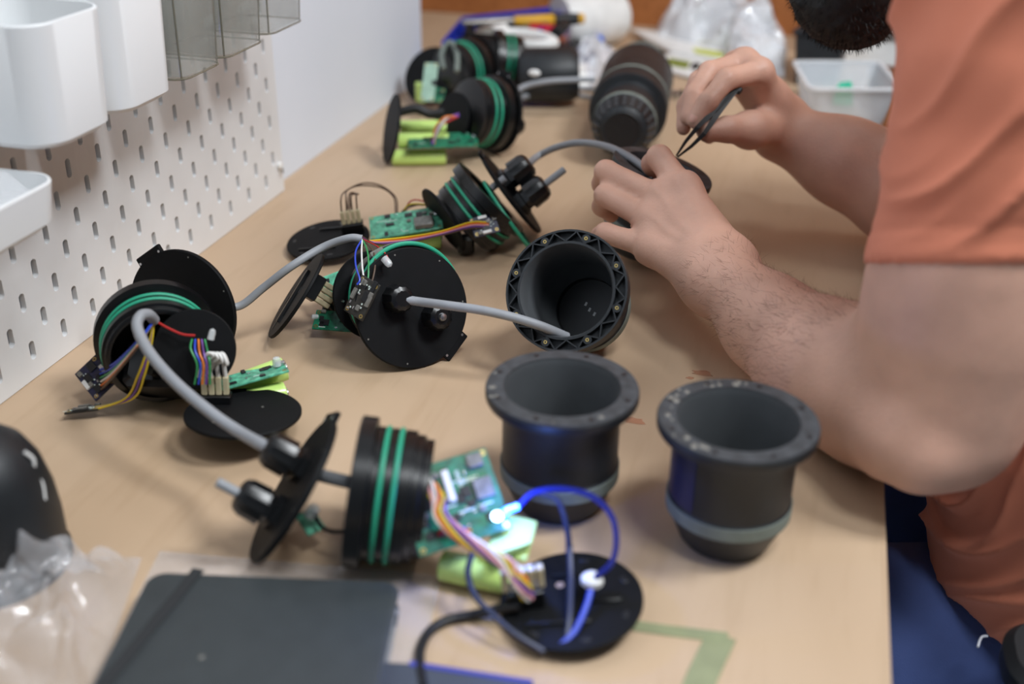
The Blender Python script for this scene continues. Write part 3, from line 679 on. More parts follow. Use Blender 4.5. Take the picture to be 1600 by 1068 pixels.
for i, c in enumerate(('white', 'pink', 'yellow', 'white', 'pink', 'purple', 'yellow', 'orange')):
    q = []
    for k, p in enumerate(tw):
        a = 2*math.pi*i/8+k*1.1; q.append(p+CR*(.0036*math.cos(a))+CU*(.0030*math.sin(a)))
    wire(A4, q, 'wire_'+c, .0010)
for i, c in enumerate(('yellow', 'yellow', 'green')):
    wire(A4, [D(650, 760+3*i, .652), D(664, 752+2*i, .645), D(676, 760+3*i, .642), D(668, 772+3*i, .645)], 'wire_'+c, .0012)
for i, c in enumerate(('red', 'blue', 'orange')):
    wire(A4, [D(684+4*i, 850, .645), D(690+6*i, 830-3*i, .640), D(720+8*i, 822+4*i, .637)], 'wire_'+c, .0012)
e4c = at(893, 938, .010); e4n = cv(-.10, .80, .59)
E4 = thing('end_plate', 'black round end plate with white plug lying in front, lit blue by the light', 'end plate', foot(e4c), 'round end plates with connectors')
e4z = Vector((-.10, -.06, 1)).normalized()
o, tips, C_ = end_plate(E4, frame(e4c, e4z, CR), conn=(-.026, -.001), ca=.1, tall=.012, pins=5)
MB().sphere(.0062, Matrix.Translation(D(925, 906, .632)), 10, (1.1, 1, .8)).build('white_plug', 'white_plastic', E4)
MB().cyl(.0024, .0034, frame(e4c, e4z, CR)@T(-.006, .012, -.0017), 14).build('through_hole', 'beech', E4)
wire(E4, [D(809, 791, .646), D(835, 768, .645), D(880, 763, .642), D(925, 775, .637), D(955, 805, .632), D(963, 845, .628), D(955, 880, .627), D(930, 902, .628)], 'fiber_blue', .0017, 'light_fibre')
wire(E4, [D(838, 768, .655), D(868, 778, .655), D(880, 800, .652), D(888, 838, .650), D(888, 865, .650)], 'wire_darkblue', .0017, 'lead')
wire(E4, [D(738, 862, .642), D(731, 895, .635), D(742, 930, .625), D(770, 960, .617), D(805, 990, .610), D(850, 1018, .606)], 'wire_darkblue', .0018, 'lead')
wire(E4, [D(925, 915, .630), D(915, 950, .622), D(895, 990, .612), D(865, 1015, .607)], 'wire_blue', .0018, 'lead')
wire(E4, [D(890, 850, .651), D(892, 900, .640), D(890, 960, .620), D(885, 1005, .610)], 'wire_darkblue', .0018, 'lead')
K6 = MB().tube([at(812, 946, .014), at(775, 952, .008), at(735, 961, .0035), at(700, 968, .003), at(672, 985, .003), at(658, 1010, .003), at(656, 1034, .003), at(662, 1075, .003)], .0028, 10, 8).build('usb_cable', 'wire_black')
tag(K6, 'thin black cable curving from the front end plate to the bottom edge', 'cable')

# cables leaving the middle and rear units
K3 = thing('sensor_cable', 'grey cable running from the middle lid into the tipped housing', 'cable', foot(c2))
gs = (M2@T(s1.x, s1.y, .012)).translation
sheath(K3, [gs, D(655, 471, .872), D(700, 477, .858), D(750, 484, .853), D(800, 495, .850), D(845, 509, .853), D(886, 526, .866)], .0036)
sheath(K3, [D(836, 521, .868), D(852, 526, .872), D(868, 531, .882)], .0028, 'cable_tail')
K4 = thing('sensor_cable', 'grey cable bending from the tilted rear unit into the held housing', 'cable', foot(c3))
gs = (M3@T(g1.x, g1.y, .030)).translation
sheath(K4, [gs, D(842, 243, 1.16), D(870, 230, 1.14), D(905, 223, 1.11), D(945, 228, 1.075), D(978, 242, 1.045), D(1004, 260, 1.025), D(1022, 280, 1.012)], .0036)

# ------------------------------------------------------------------ units at the back
n5 = cv(.78, .06, -.62); c5 = at(752, 176, .0520); M5 = frame(c5+n5*.018, n5, CU)
A5 = thing('sensor_unit', 'blurred rear sensor unit with lime cells and standing end plate', 'sensor unit', foot(c5), G)
plug(A5, M5); lid(A5, M5@T(0, 0, .006), tab=.4)
gland(A5, M5@T(.012, -.010, .008)); gland(A5, M5@T(-.014, .010, .008))
plate(A5, frame(at(706, 188, .042), cv(-.75, .05, .62), CU), r=.034)
h5 = Vector((n5.x, n5.y, 0)).normalized(); s5 = Vector((0, 0, 1)).cross(h5)
b0 = at(612, 246, .0098); b1 = at(699, 245, .0098); d5 = (b1-b0).normalized(); battery(A5, b0, b0+d5*.064)
b0 = at(625, 200, .030); battery(A5, b0, b0+d5*.062); b0 = at(622, 220, .026); battery(A5, b0, b0+d5*.060)
pcb(A5, at(692, 219, .030), d5, cv(.0, .80, .6), .082, .036, 'pcb', 71, 16)
bundle(A5, [D(676, 222, 1.31), D(684, 200, 1.30), D(696, 186, 1.30), D(715, 180, 1.31)], ('blue', 'orange', 'white', 'purple', 'red'), .0012, .004, 9)
wire(A5, [D(625, 175, 1.33), D(650, 170, 1.33), D(672, 178, 1.33), D(694, 176, 1.33)], 'wire_black', .006, 'cable_bundle')
e5 = at(612, 201, .041); 
P5 = plate(A5, frame(e5, cv(-.95, .10, .32), CU), r=.0405, name='rear_plate')
K5 = thing('sensor_cable', 'blurred grey cable from the rear unit to the bolted tube, upper of two', 'cable', foot(c5+n5*.05))
sheath(K5, [M5@V(.012, -.010, .034), D(812, 139, 1.47), D(850, 128, 1.47), D(890, 125, 1.47), D(930, 124, 1.47)], .0038)
K7 = thing('sensor_cable', 'blurred grey cable lying lower beside the bolted tube', 'cable', foot(at(840, 150)))
sheath(K7, [at(815, 152, .022), at(850, 143, .014), at(890, 138, .009), at(928, 138, .0045)], .0038)
sheath(K7, [at(868, 150, .0045), at(900, 149, .004), at(925, 152, .004)], .003, 'cable_tail')

n6 = cv(.70, .25, -.66); c6 = at(722, 112, .0495); M6 = frame(c6+n6*.018, n6, CU)
A6 = thing('sensor_unit', 'blurred sensor unit by the wall with a pale upright board', 'sensor unit', foot(c6), G)
plug(A6, M6); lid(A6, M6@T(0, 0, .006), tab=2.0)
plate(A6, frame(at(672, 118, .041), cv(-.45, .15, .87), CU), r=.0405)
pcb(A6, D(671, 128, 1.49), (0, 0, 1), cv(-.1, .2, .95), .054, .018, 'pcb_pale', 81, 3, False)
battery(A6, at(660, 158, .0095), at(660, 158, .0095)+V(0, 0, .026))
pcb(A6, D(682, 148, 1.50), (1, 0, 0), cv(0, .4, .9), .020, .022, 'pcb', 82, 4, False)
wire(A6, [D(693, 108, 1.50), D(690, 84, 1.51), D(702, 66, 1.51), D(714, 82, 1.50), D(714, 112, 1.48)], 'grey_band', .0036, 'ribbon_loop')
n7 = cv(-.97, .05, .2); c7 = at(787, 98, .045)
A7 = thing('sensor_unit', 'blurred sensor unit with upright green o-rings below the tool case', 'sensor unit', foot(c7), G)
plug(A7, frame(c7+n7*.016, n7, CU)); MB().lathe(cup_profile(), 48, frame(c7-n7*.030, n7), cap=False).build('rear_disc', 'black_satin', A7)
k = at(868, 116, .040)
MB().lathe([(.0, 0), (.030, 0), (.037, .01), (.037, .07), (.030, .082), (.0, .082)], 40, frame(at(812, 118, .040), V(.97, .2, .05)), cap=False).build('motor_housing', 'cup_black', A7)
MB().sphere(.006, Matrix.Translation(D(835, 114, 1.47)), 10, (1.4, .6, .8)).build('white_dot', 'white_plastic', A7)

# ------------------------------------------------------------------ clutter at the back end of the bench
def slab(name, label, cat, corners, z0, z1, mname, group=None, bev=True):
    P = [Vector(p) for p in corners]; m_ = MB(); c = sum(P, Vector())/4
    rings = []
    for zz, s in ((z0, .985), (z0+.1*(z1-z0), 1), (z1-.1*(z1-z0), 1), (z1, .985)):
        rings.append([Vector((c.x+(p.x-c.x)*s, c.y+(p.y-c.y)*s, zz)) for p in P])
    o = m_.loft(rings, cap=True).build(name, mname); return tag(o, label, cat, group)
# blue tool case, open, with tools lying across it
zc = .062
q = [at(690, 64, zc), at(842, 48, zc), at(884, 8, zc), at(722, 26, zc)]
TC = thing('tool_case', 'open blue plastic tool case full of tools by the back wall', 'case', foot(sum(q, Vector())/4))
def qring(s, z): c = sum(q, Vector())/4; return [Vector((c.x+(p.x-c.x)*s, c.y+(p.y-c.y)*s, z)) for p in q]
MB().loft([qring(.97, .001), qring(1.0, .006), qring(1.0, zc), qring(.95, zc), qring(.92, .006)], cap=True).build('tray', 'blue_case', TC)
MB().loft([qring(.925, .007), qring(.93, .018)], cap=True).build('foam', 'black_box', TC)
def handtool(name, label, cat, a, b_, segs, group=None):
    a, b_ = Vector(a), Vector(b_); d = b_-a; M = frame(a, d); L = d.length; root = thing(name, label, cat, foot(a), group)
    for (s0, s1, r0, r1, mm, nm) in segs:
        MB().lathe([(r0*.85, s0*L), (r0, s0*L+.05*(s1-s0)*L), (r1, s1*L-.05*(s1-s0)*L), (r1*.85, s1*L)], 18, M).build(nm, mm, root)
    return root
handtool('screwdriver', 'screwdriver with yellow and black handle lying across the blue case', 'screwdriver', at(722, 36, .065), at(912, 29, .065),
         [(0, .42, .0055, .0075, 'tool_grey', 'blade'), (.42, .75, .0085, .0090, 'yellow_grip', 'grip'), (.75, .95, .0095, .0095, 'chair_black', 'cap'), (.95, 1.0, .0085, .008, 'yellow_grip', 'end')], 'tools on the blue case')
handtool('pliers', 'pliers with red grip half hidden under the screwdriver', 'pliers', at(815, 43, .056), at(872, 50, .056), [(0, .25, .004, .007, 'tool_grey', 'jaw'), (.25, 1, .009, .0105, 'red_grip', 'grip')], 'tools on the blue case')
handtool('chisel', 'grey steel tool slanting in the blue case below the screwdriver', 'chisel', at(738, 62, .052), at(782, 40, .056), [(0, 1, .010, .011, 'tool_grey', 'shank')], 'tools on the blue case')
handtool('marker', 'dark tool handle lying inside the blue case along its far rim', 'tool', at(745, 40, .052), at(872, 26, .052), [(0, .5, .008, .009, 'chair_black', 'body'), (.5, 1, .009, .008, 'black_box', 'cap')], 'tools on the blue case')
o = MB().torus(.034, .009, frame(at(822, 62, .060), V(.1, -.2, 1), V(1, .1, 0)), sq=(1.15, .55)).build('strap_loop', 'white_plastic'); tag(o, 'white oval strap loop hanging over the front of the blue case', 'strap')
handtool('cap_nut', 'orange plastic nut beside the blue case', 'nut', at(885, 66, .012), at(893, 60, .014), [(0, 1, .008, .009, 'orange_bit', 'body')])
handtool('tube_cap', 'upper of two small bright blue caps left of the bolted tube', 'cap', at(935, 52, .010), at(936, 42, .016), [(0, 1, .008, .008, 'cyan_cap', 'body')], 'small blue caps')
handtool('tube_cap', 'lower of two small bright blue caps left of the bolted tube', 'cap', at(935, 74, .011), at(936, 62, .017), [(0, 1, .009, .009, 'cyan_cap', 'body')], 'small blue caps')
handtool('dark_probe', 'dark tool with blue end lying behind the black motor housing', 'tool', at(884, 92, .018), at(905, 62, .012), [(0, .3, .008, .008, 'blue_case', 'tip'), (.3, 1, .010, .010, 'chair_black', 'handle')])
wr = at(945, 42, .032); rt = thing('white_roll', 'thick white roll lying against the brown back wall', 'roll', foot(wr))
wa = at(872, 34, .044); wb = at(972, 24, .044); M = frame(wa, wb-wa); L = (wb-wa).length
MB().lathe([(.010, 0), (.041, .002), (.044, .010), (.044, L-.018), (.034, L-.003), (.012, L)], 36, M).build('body', 'white_plastic', rt)
MB().cyl(.010, .004, M@T(0, 0, L-.002), 18).build('core', 'paper', rt)

def crumple(name, label, cat, quad, h, mname, seed, G=26, amp=.03, fr=28, closed=True, group=None):
    A, B, C_, D_ = [Vector(p) for p in quad]; pts = []
    for i in range(G):
        for j in range(G):
            u, v = i/(G-1), j/(G-1)
            p = (A*(1-u)+B*u)*(1-v)+(D_*(1-u)+C_*u)*v
            e = min(u, 1-u, v, 1-v)*2; dome = (1-(1-min(1, e*1.6))**2)
            nz = noise.noise((p.x*fr+seed, p.y*fr, seed*1.7))+.6*abs(noise.noise((p.x*fr*2.3, p.y*fr*2.3+seed, .3)))
            sx = noise.noise((p.x*fr*1.4, p.y*fr*1.4, seed+5.0)); sy = noise.noise((p.x*fr*1.4+9, p.y*fr*1.4, seed+2.0))
            pts.append((p.x+sx*amp*.5*dome, min(1.334, p.y+sy*amp*.5*dome), max(.0008, p.z+h*dome+amp*nz*dome)))
    fs = [(i*G+j, (i+1)*G+j, (i+1)*G+j+1, i*G+j+1) for i in range(G-1) for j in range(G-1)]
    m_ = MB().add(pts, fs)
    if closed: m_.add([(p[0], p[1], .0006) for p in pts], [tuple(reversed(f)) for f in fs])
    o = m_.build(name, mname, ang=28); return tag(o, label, cat, group)
crumple('plastic_bag', 'heap of crumpled clear plastic bags against the back wall', 'plastic bag', [at(1015, 66), at(1222, 116), at(1228, 62), at(1040, 40)], .062, 'film_bright', 3.1, 40, .055, 26)
crumple('plastic_bag', 'crumpled clear bag with blue print just behind the right hand', 'plastic bag', [at(1140, 118), at(1216, 118), at(1218, 78), at(1120, 78)], .05, 'film_bright', 7.7, 28, .035, 26)
crumple('plastic_bag', 'clear plastic bag lying nearest the black bin', 'plastic bag', [at(1150, 108), at(1226, 122), at(1230, 90), at(1160, 80)], .045, 'film_bright', 12.7, 26, .04, 30)
crumple('plastic_bag', 'clear plastic bag slumped on the white flat package', 'plastic bag', [at(1060, 74), at(1140, 84), at(1150, 52), at(1050, 46)], .05, 'film_bright', 15.3, 26, .04, 30)
crumple('foil_bag', 'crumpled silver foil bag left of the bolted tube', 'bag', [at(880, 128), at(930, 134), at(968, 84), at(912, 66)], .022, 'foil', 2.2, 30, .026, 46)
crumple('foil_bag', 'white plastic pouch lying between the cables and the foil bag', 'bag', [at(868, 140), at(922, 136), at(920, 112), at(876, 112)], .022, 'white_plastic', 5.2, 18, .012, 30)
def paper_pack(name, label, c4_, z, mname, lab=None, group=None):
    P = [at(x, y, z) for x, y in c4_]; rt = thing(name, label, 'package', foot(sum(P, Vector())/4), group)
    rg = lambda zz, s: [Vector(((sum(p.x for p in P)/4)+(p.x-sum(p_.x for p_ in P)/4)*s, (sum(p.y for p in P)/4)+(p.y-sum(p_.y for p_ in P)/4)*s, zz)) for p in P]
    MB().loft([rg(z-.006, .98), rg(z-.004, 1), rg(z-.001, 1), rg(z, .98)], cap=True).build('sleeve', mname, rt)
    if lab:
        for (u0, u1, v0, v1, mm) in lab:
            e = lambda u, v: (P[0]*(1-u)+P[1]*u)*(1-v)+(P[3]*(1-u)+P[2]*u)*v+V(0, 0, .0006)
            qd = [e(u0, v0), e(u1, v0), e(u1, v1), e(u0, v1)]
            MB().add(qd+[p-V(0, 0, .0005) for p in qd], [(0, 1, 2, 3), (0, 4, 5, 1), (1, 5, 6, 2), (2, 6, 7, 3), (3, 7, 4, 0)]).build('printed_label', mm, rt)
    return rt
paper_pack('flat_package', 'long white flat package with yellow-green label behind the bolted tube', [(1050, 78), (1128, 92), (1152, 62), (985, 44)], .014, 'white_plastic', [(.50, .98, .05, .30, 'label_yellow'), (.62, .98, .55, .85, 'label_yellow')], 'flat packages behind the tube')
paper_pack('flat_package', 'white flat package with olive label lying nearest the bolted tube', [(1042, 108), (1098, 122), (1128, 96), (1040, 82)], .008, 'white_plastic', [(.05, .50, .25, .7, 'olive'), (.55, .72, .3, .7, 'chair_black')], 'flat packages behind the tube')
handtool('silver_connector', 'small silver connector lying between the tube and the right hand', 'connector', at(1052, 148, .007), at(1066, 145, .007), [(0, .5, .006, .006, 'steel', 'shell'), (.5, 1, .0045, .0045, 'chair_black', 'nut')])

# black box, clear tub, white box behind the tub
q0 = [at(1236, 134), at(1308, 134), at(1308, 134)+V(.01, .10, 0), at(1236, 134)+V(.02, .10, 0)]
rt = thing('black_bin', 'black open bin standing behind the clear tub', 'bin', foot(sum(q0, Vector())/4))
c_ = sum(q0, Vector())/4
rg = lambda s, z: [Vector((c_.x+(p.x-c_.x)*s, c_.y+(p.y-c_.y)*s, z)) for p in q0]
MB().loft([rg(.86, 0), rg(.88, .002), rg(1.06, .076), rg(1.16, .077), rg(1.16, .083), rg(1.0, .083), rg(.82, .006)], cap=True).build('body', 'black_box', rt)
FLc, BLc = at(1266, 138, .055), at(1241, 95, .055); wdir = V(.955, .296, 0)
cs = [FLc, FLc+wdir*.120, BLc+wdir*.120, BLc]; ctr = sum(cs, Vector())/4
def tring(s, z, n=5, r=.016):
    P = [Vector((ctr.x+(p.x-ctr.x)*s, ctr.y+(p.y-ctr.y)*s, z)) for p in cs]; out = []
    for i, p in enumerate(P):
        a_, b2_ = (P[i-1]-p).normalized(), (P[(i+1) % 4]-p).normalized()
        for k in range(n+1):
            t = k/n; out.append(p+a_*r*(1-t)**2+b2_*r*t**2)
    return out
rt = thing('clear_tub', 'translucent plastic food tub at the back right holding a green piece', 'tub', (ctr.x, ctr.y, 0))
MB().loft([tring(.80, .001), tring(.82, .003), tring(1.0, .053), tring(.98, .053), tring(.80, .004)], cap=True).build('body', 'clear_frost', rt)
MB().loft([tring(.975, .0525), tring(1.055, .0525), tring(1.055, .0555), tring(.975, .0555)], closed=True).build('rim', 'clear_rim', rt)
gp = Vector((ctr.x+.002, ctr.y+.040, .005))
o = crumple('green_scrap', 'small mint green scrap lying in the clear tub', 'scrap', [gp+V(-.014, -.012, 0), gp+V(.014, -.012, 0), gp+V(.014, .012, 0), gp+V(-.014, .012, 0)], .030, 'mint', 1.1, 12, .006, 60)
q0 = [at(1330, 150), at(1420, 150)]
rt = thing('white_box', 'white cardboard box behind the clear tub under the beard', 'box', (.63, 1.22, 0))
MB().box(.14, .12, .105, T(.63, 1.22, .0525), .002).build('body', 'white_plastic', rt)
MB().box(.10, .003, .018, T(.645, 1.1585, .050), .0005).build('grey_panel', 'tool_grey', rt)
MB().cyl(.008, .003, frame((.628, 1.158, .050), (0, -1, 0)), 14).build('black_knob', 'chair_black', rt)

handtool('scissors', 'grey metal cutters lying in the case in front of the screwdriver', 'cutters', at(748, 58, .066), at(790, 44, .070), [(0, .5, .007, .009, 'chip_grey', 'blade'), (.5, 1, .009, .008, 'white_plastic', 'handle')], 'tools on the blue case')
handtool('driver_handle', 'black tool handle poking from the case beside the red pliers', 'tool', at(868, 52, .060), at(884, 38, .064), [(0, 1, .010, .009, 'chair_black', 'grip')], 'tools on the blue case')
handtool('pen', 'blue pen lying along the near rim of the blue case', 'pen', at(704, 70, .066), at(752, 64, .066), [(0, .8, .005, .005, 'blue_case', 'barrel'), (.8, 1, .005, .003, 'chair_black', 'tip')], 'tools on the blue case')
handtool('plastic_strip', 'brown plastic strip lying beside the orange nut', 'strip', at(858, 64, .030), at(884, 62, .012), [(0, 1, .005, .006, 'orange_bit', 'body')])
paper_pack('paper_sheet', 'white paper sheet lying in front of the heap of plastic bags', [(1090, 108), (1170, 126), (1180, 104), (1100, 92)], .010, 'paper')
handtool('blue_stopper', 'small dark blue cap beside the black motor housing', 'cap', at(886, 96, .012), at(896, 90, .014), [(0, 1, .008, .008, 'blue_case', 'body')])

# ------------------------------------------------------------------ foreground
nz = .016
NA, NB_ = at(236, 892, nz), at(626, 908, nz); ux = (NB_-NA); nw = ux.length; ux.normalize(); uy = V(ux.y, -ux.x, 0)
NBK = thing('notebook', 'black hardcover notebook with elastic band in the foreground', 'notebook', foot(NA+ux*nw*.5+uy*.1))
MN = frame(NA+ux*nw/2+uy*.105, (0, 0, 1), ux); hw, hh = nw/2, .105
def nring(ins, r, z): return rrect(-hw+ins, hw-ins, -hh+ins, hh-ins, r, z)
MB().loft([nring(.0, .010, nz-.0025), nring(0, .010, nz-.0008), nring(.0012, .009, nz)], MN@T(0, 0, -nz), cap=True).build('front_cover', 'notebook', NBK)
MB().loft([nring(.0, .010, .0008), nring(0, .010, .0028)], MN@T(0, 0, -nz), cap=True).build('back_cover', 'notebook', NBK)
MB().loft([nring(.003, .008, .0028), nring(.003, .008, nz-.0025)], MN@T(0, 0, -nz), cap=True).build('pages', 'paper', NBK)
ea, eb = at(308, 893, nz), at(158, 1075, nz); ed = (eb-ea)
MB().box(.2, .0075, .0010, frame(ea+ed.normalized()*.098+V(0, 0, .0005), (0, 0, 1), ed), .0003).build('elastic_band', 'elastic', NBK)
MB().sphere(.0016, Matrix.Translation(at(315, 1026, nz+.0003)), 8, (1, 1, .3)).build('dust_speck', 'chip_grey', NBK)
crumple('plastic_bag', 'flat clear plastic bag lying under the black notebook', 'plastic bag', [at(120, 1120), at(652, 1070), at(690, 900), at(250, 862)], .0035, 'film', 4.4, 40, .004, 60, closed=False)
crumple('plastic_bag', 'crumpled clear plastic bag left of the notebook over the black dome', 'plastic bag', [at(-80, 1068), at(150, 1080), at(222, 872), at(-40, 872)], .026, 'film', 9.3, 72, .022, 40, closed=False)
P = [at(600, 1034, .004), at(640, 1036, .004), at(832, 1066, .004), at(860, 1140, .004), at(560, 1140, .004)]
FD = thing('dark_folder', 'dark blue-grey flat folder corner at the bottom edge beside the notebook', 'folder', foot(P[2]))
m_ = MB(); m_.loft([[Vector((p.x, p.y, .0012)) for p in P], [Vector((p.x, p.y, .004)) for p in P]], cap=True); m_.build('cover', 'folder', FD)
MB().tube([P[1]+V(0, 0, -.001), P[2]+V(0, 0, -.001)], .0022, 8).build('blue_edge', 'folder_edge', FD)
def strip(name, label, pts, w, z):
    P = [at(x, y, z) for x, y in pts]; m_ = MB(); L_, R_ = [], []
    for i, p in enumerate(P):
        d = (P[min(i+1, len(P)-1)]-P[max(i-1, 0)]).normalized(); s = V(-d.y, d.x, 0)*w/2; L_.append(p+s); R_.append(p-s)
    rings = [[L_[i]+V(0, 0, .0002), R_[i]+V(0, 0, .0002), R_[i], L_[i]] for i in range(len(P))]
    o = m_.loft(rings, cap=True).build(name, 'tape'); return tag(o, label, 'tape', 'green tape on the bench')
strip('tape_strip', 'pale green tape strip running left to right from the front end plate', [(985, 976), (1040, 984), (1090, 990), (1138, 996)], .0088, .0004)
strip('tape_strip', 'pale green tape strip running down to the bottom edge near the table edge', [(1128, 992), (1112, 1025), (1098, 1055), (1082, 1095)], .0165, .0008)

# ------------------------------------------------------------------ person
def capsule_d(P, a, b_, ra, rb):
    a = np.array(a, np.float32); ba = np.array(b_, np.float32)-a; pa = P-a
    t = np.clip((pa@ba)/max(float(ba@ba), 1e-9), 0, 1)
    return np.sqrt(((pa-t[:, None]*ba)**2).sum(1))-(ra+(rb-ra)*t)
def smin(a, b_, k):
    h = np.maximum(k-np.abs(a-b_), 0)/k
    return np.minimum(a, b_)-h*h*k*.25
def sdf_mesh(groups, h, cut=None):
    """groups: list of (k_join, [(a, b, ra, rb, k), ...]); returns verts, quads of the smooth union."""
    prim = [(gi, p) for gi, (kg, ps) in enumerate(groups) for p in ps]
    lo = np.min([np.minimum(np.array(p[0])-p[2], np.array(p[1])-p[3]) for _, p in prim], 0)-.02
    hi = np.max([np.maximum(np.array(p[0])+p[2], np.array(p[1])+p[3]) for _, p in prim], 0)+.02
    N = np.ceil((hi-lo)/h).astype(int)+1
    Dg = np.full(N, 1.0, np.float32); B = 24
    for i in range(0, N[0], B):
        for j in range(0, N[1], B):
            for k in range(0, N[2], B):
                i1, j1, k1 = min(i+B, N[0]), min(j+B, N[1]), min(k+B, N[2])
                cen = lo+h*np.array([(i+i1-1)/2, (j+j1-1)/2, (k+k1-1)/2]); rad = h*.5*math.sqrt((i1-i)**2+(j1-j)**2+(k1-k)**2)
                c32 = cen.astype(np.float32)[None, :]
                use = [(gi, p) for gi, p in prim if float(capsule_d(c32, p[0], p[1], p[2], p[3])[0]) < rad+.03]
                if not use: continue
                X, Y, Z = np.meshgrid(np.arange(i, i1), np.arange(j, j1), np.arange(k, k1), indexing='ij')
                P = (np.stack([X.ravel(), Y.ravel(), Z.ravel()], 1)*h+lo).astype(np.float32)
                D_ = None; cur = -1; g_ = None
                def flush(D_, g_, kk): return g_ if D_ is None else smin(D_, g_, kk)
                for gi, p in use:
                    d = capsule_d(P, p[0], p[1], p[2], p[3])
                    if gi != cur:
                        if g_ is not None: D_ = flush(D_, g_, groups[cur][0])
                        g_ = d; cur = gi
                    else: g_ = smin(g_, d, p[4])
                D_ = flush(D_, g_, groups[cur][0])
                if cut is not None: D_ = cut(P, D_)
                Dg[i:i1, j:j1, k:k1] = D_.reshape(X.shape)
    s = Dg < 0
    cnt = np.zeros(N-1, np.int8)
    for dx in (0, 1):
        for dy in (0, 1):
            for dz in (0, 1): cnt += s[dx:N[0]-1+dx, dy:N[1]-1+dy, dz:N[2]-1+dz]
    act = (cnt > 0) & (cnt < 8); cells = np.argwhere(act); idx = np.full(N-1, -1, np.int32); idx[act] = np.arange(len(cells))
    acc = np.zeros((len(cells), 3)); num = np.zeros(len(cells))
    for ax in range(3):
        o1, o2 = [q for q in range(3) if q != ax]
        for u in (0, 1):
            for v in (0, 1):
                a = np.zeros(3, int); a[o1] = u; a[o2] = v; b_ = a.copy(); b_[ax] = 1
                da = Dg[tuple((cells+a).T)]; db = Dg[tuple((cells+b_).T)]; m = (da < 0) != (db < 0)
                t = da[m]/(da[m]-db[m]); pos = np.repeat(a[None, :].astype(float), m.sum(), 0); pos[:, ax] = t
                acc[m] += pos; num[m] += 1
    verts = (cells+acc/num[:, None])*h+lo; quads = []
    for ax in range(3):
        o1, o2 = [q for q in range(3) if q != ax]
        sl0 = [slice(1, -1)]*3; sl1 = [slice(1, -1)]*3; sl0[ax] = slice(0, -1); sl1[ax] = slice(1, None)
        e = np.argwhere(s[tuple(sl0)] != s[tuple(sl1)])
        off = np.ones(3, int); off[ax] = 0; e = e+off
        flip = s[tuple(e.T)]
        def cc(u, v):
            q = e.copy(); q[:, o1] -= u; q[:, o2] -= v; return idx[tuple(q.T)]
        Q = np.stack([cc(1, 1), cc(0, 1), cc(0, 0), cc(1, 0)], 1)
        if ax == 1: flip = ~flip
        Q[~flip] = Q[~flip][:, ::-1]
        quads.append(Q)
    Q = np.concatenate(quads); Q = Q[(Q >= 0).all(1)]
    return verts, Q
def relax(v, q, n=3, f=.5):
    for _ in range(n):
        acc = np.zeros_like(v); num = np.zeros(len(v))
        for a, b_ in ((0, 1), (1, 2), (2, 3), (3, 0)):
            np.add.at(acc, q[:, a], v[q[:, b_]]); np.add.at(acc, q[:, b_], v[q[:, a]])
            np.add.at(num, q[:, a], 1); np.add.at(num, q[:, b_], 1)
        v = v*(1-f)+f*acc/np.maximum(num, 1)[:, None]
    return v
def normals(v, q):
    n = np.cross(v[q[:, 2]]-v[q[:, 0]], v[q[:, 3]]-v[q[:, 1]]); acc = np.zeros_like(v)
    for k in range(4): np.add.at(acc, q[:, k], n)
    return acc/np.maximum(np.linalg.norm(acc, axis=1), 1e-12)[:, None]
def np_mesh(name, v, q, mname, parent):
    c = np.array([(v[:, 0].min()+v[:, 0].max())/2, (v[:, 1].min()+v[:, 1].max())/2, v[:, 2].min()])
    me = bpy.data.meshes.new(name); n, m = len(v), len(q)
    me.vertices.add(n); me.vertices.foreach_set('co', (v-c).astype(np.float32).ravel())
    me.loops.add(m*4); me.loops.foreach_set('vertex_index', q.astype(np.int32).ravel())
    me.polygons.add(m); me.polygons.foreach_set('loop_start', np.arange(0, m*4, 4, dtype=np.int32))
    me.update(calc_edges=True); me.polygons.foreach_set('use_smooth', np.ones(m, bool)); me.validate()
    me.materials.append(MATS[mname]); o = bpy.data.objects.new(name, me); COL.objects.link(o)
    o.parent = parent; o.location = Vector(c)-WL[parent]; WL[o] = Vector(c); return o

PER = thing('person', 'person in a terracotta t-shirt bent over the bench assembling a part', 'person', (.86, .18, FLOOR))
# joints of both arms: image spot + distance, so every joint has its own place in the room
def J(x, y, t): return tuple(dep(x, y, t))
def chain(pts, k=.006): return [(pts[i][0], pts[i+1][0], pts[i][1], pts[i+1][1], k) for i in range(len(pts)-1)]
# left arm
LSH = (.715, .02, .375); LE = J(1468, 640, .722); LW = J(1124, 428, .905)
LU = J(1492, 520, .702); LU2 = J(1512, 405, .680); LU3 = J(1590, 180, .655)
F1 = J(1365, 612, .760); F2 = J(1290, 572, .800); F3 = J(1205, 508, .852)
arm_L = [(LSH, LU3, .056, .054, .03), (LU3, LU2, .050, .0492, .03), (LU2, LU, .0492, .0512, .03), (LU, LE, .0510, .0455, .03), (LE, F1, .0450, .0440, .03), (F1, F2, .0450, .0420, .03),
         (F2, F3, .0420, .0345, .03), (F3, LW, .0340, .0265, .02), (J(1405, 690, .706), J(1432, 712, .700), .026, .021, .02),
         (J(1110, 444, .900), J(1140, 412, .912), .022, .021, .015)]
LM = {'i': J(1067, 296, .962), 'm': J(1034, 311, .970), 'r': J(1018, 345, .962), 'p': J(1018, 386, .946)}
palm_L = [(J(1136, 412, .910), LM['i'], .0185, .0140, .012), (LW, LM['m'], .0190, .0140, .012), (LW, LM['r'], .0190, .0135, .012), (J(1112, 444, .900), LM['p'], .0190, .0130, .012),
          (LM['i'], LM['m'], .0130, .0130, .010), (LM['m'], LM['r'], .0130, .0125, .010), (LM['r'], LM['p'], .0125, .0120, .010),
          (J(1100, 380, .935), J(1060, 345, .960), .020, .018, .015)]
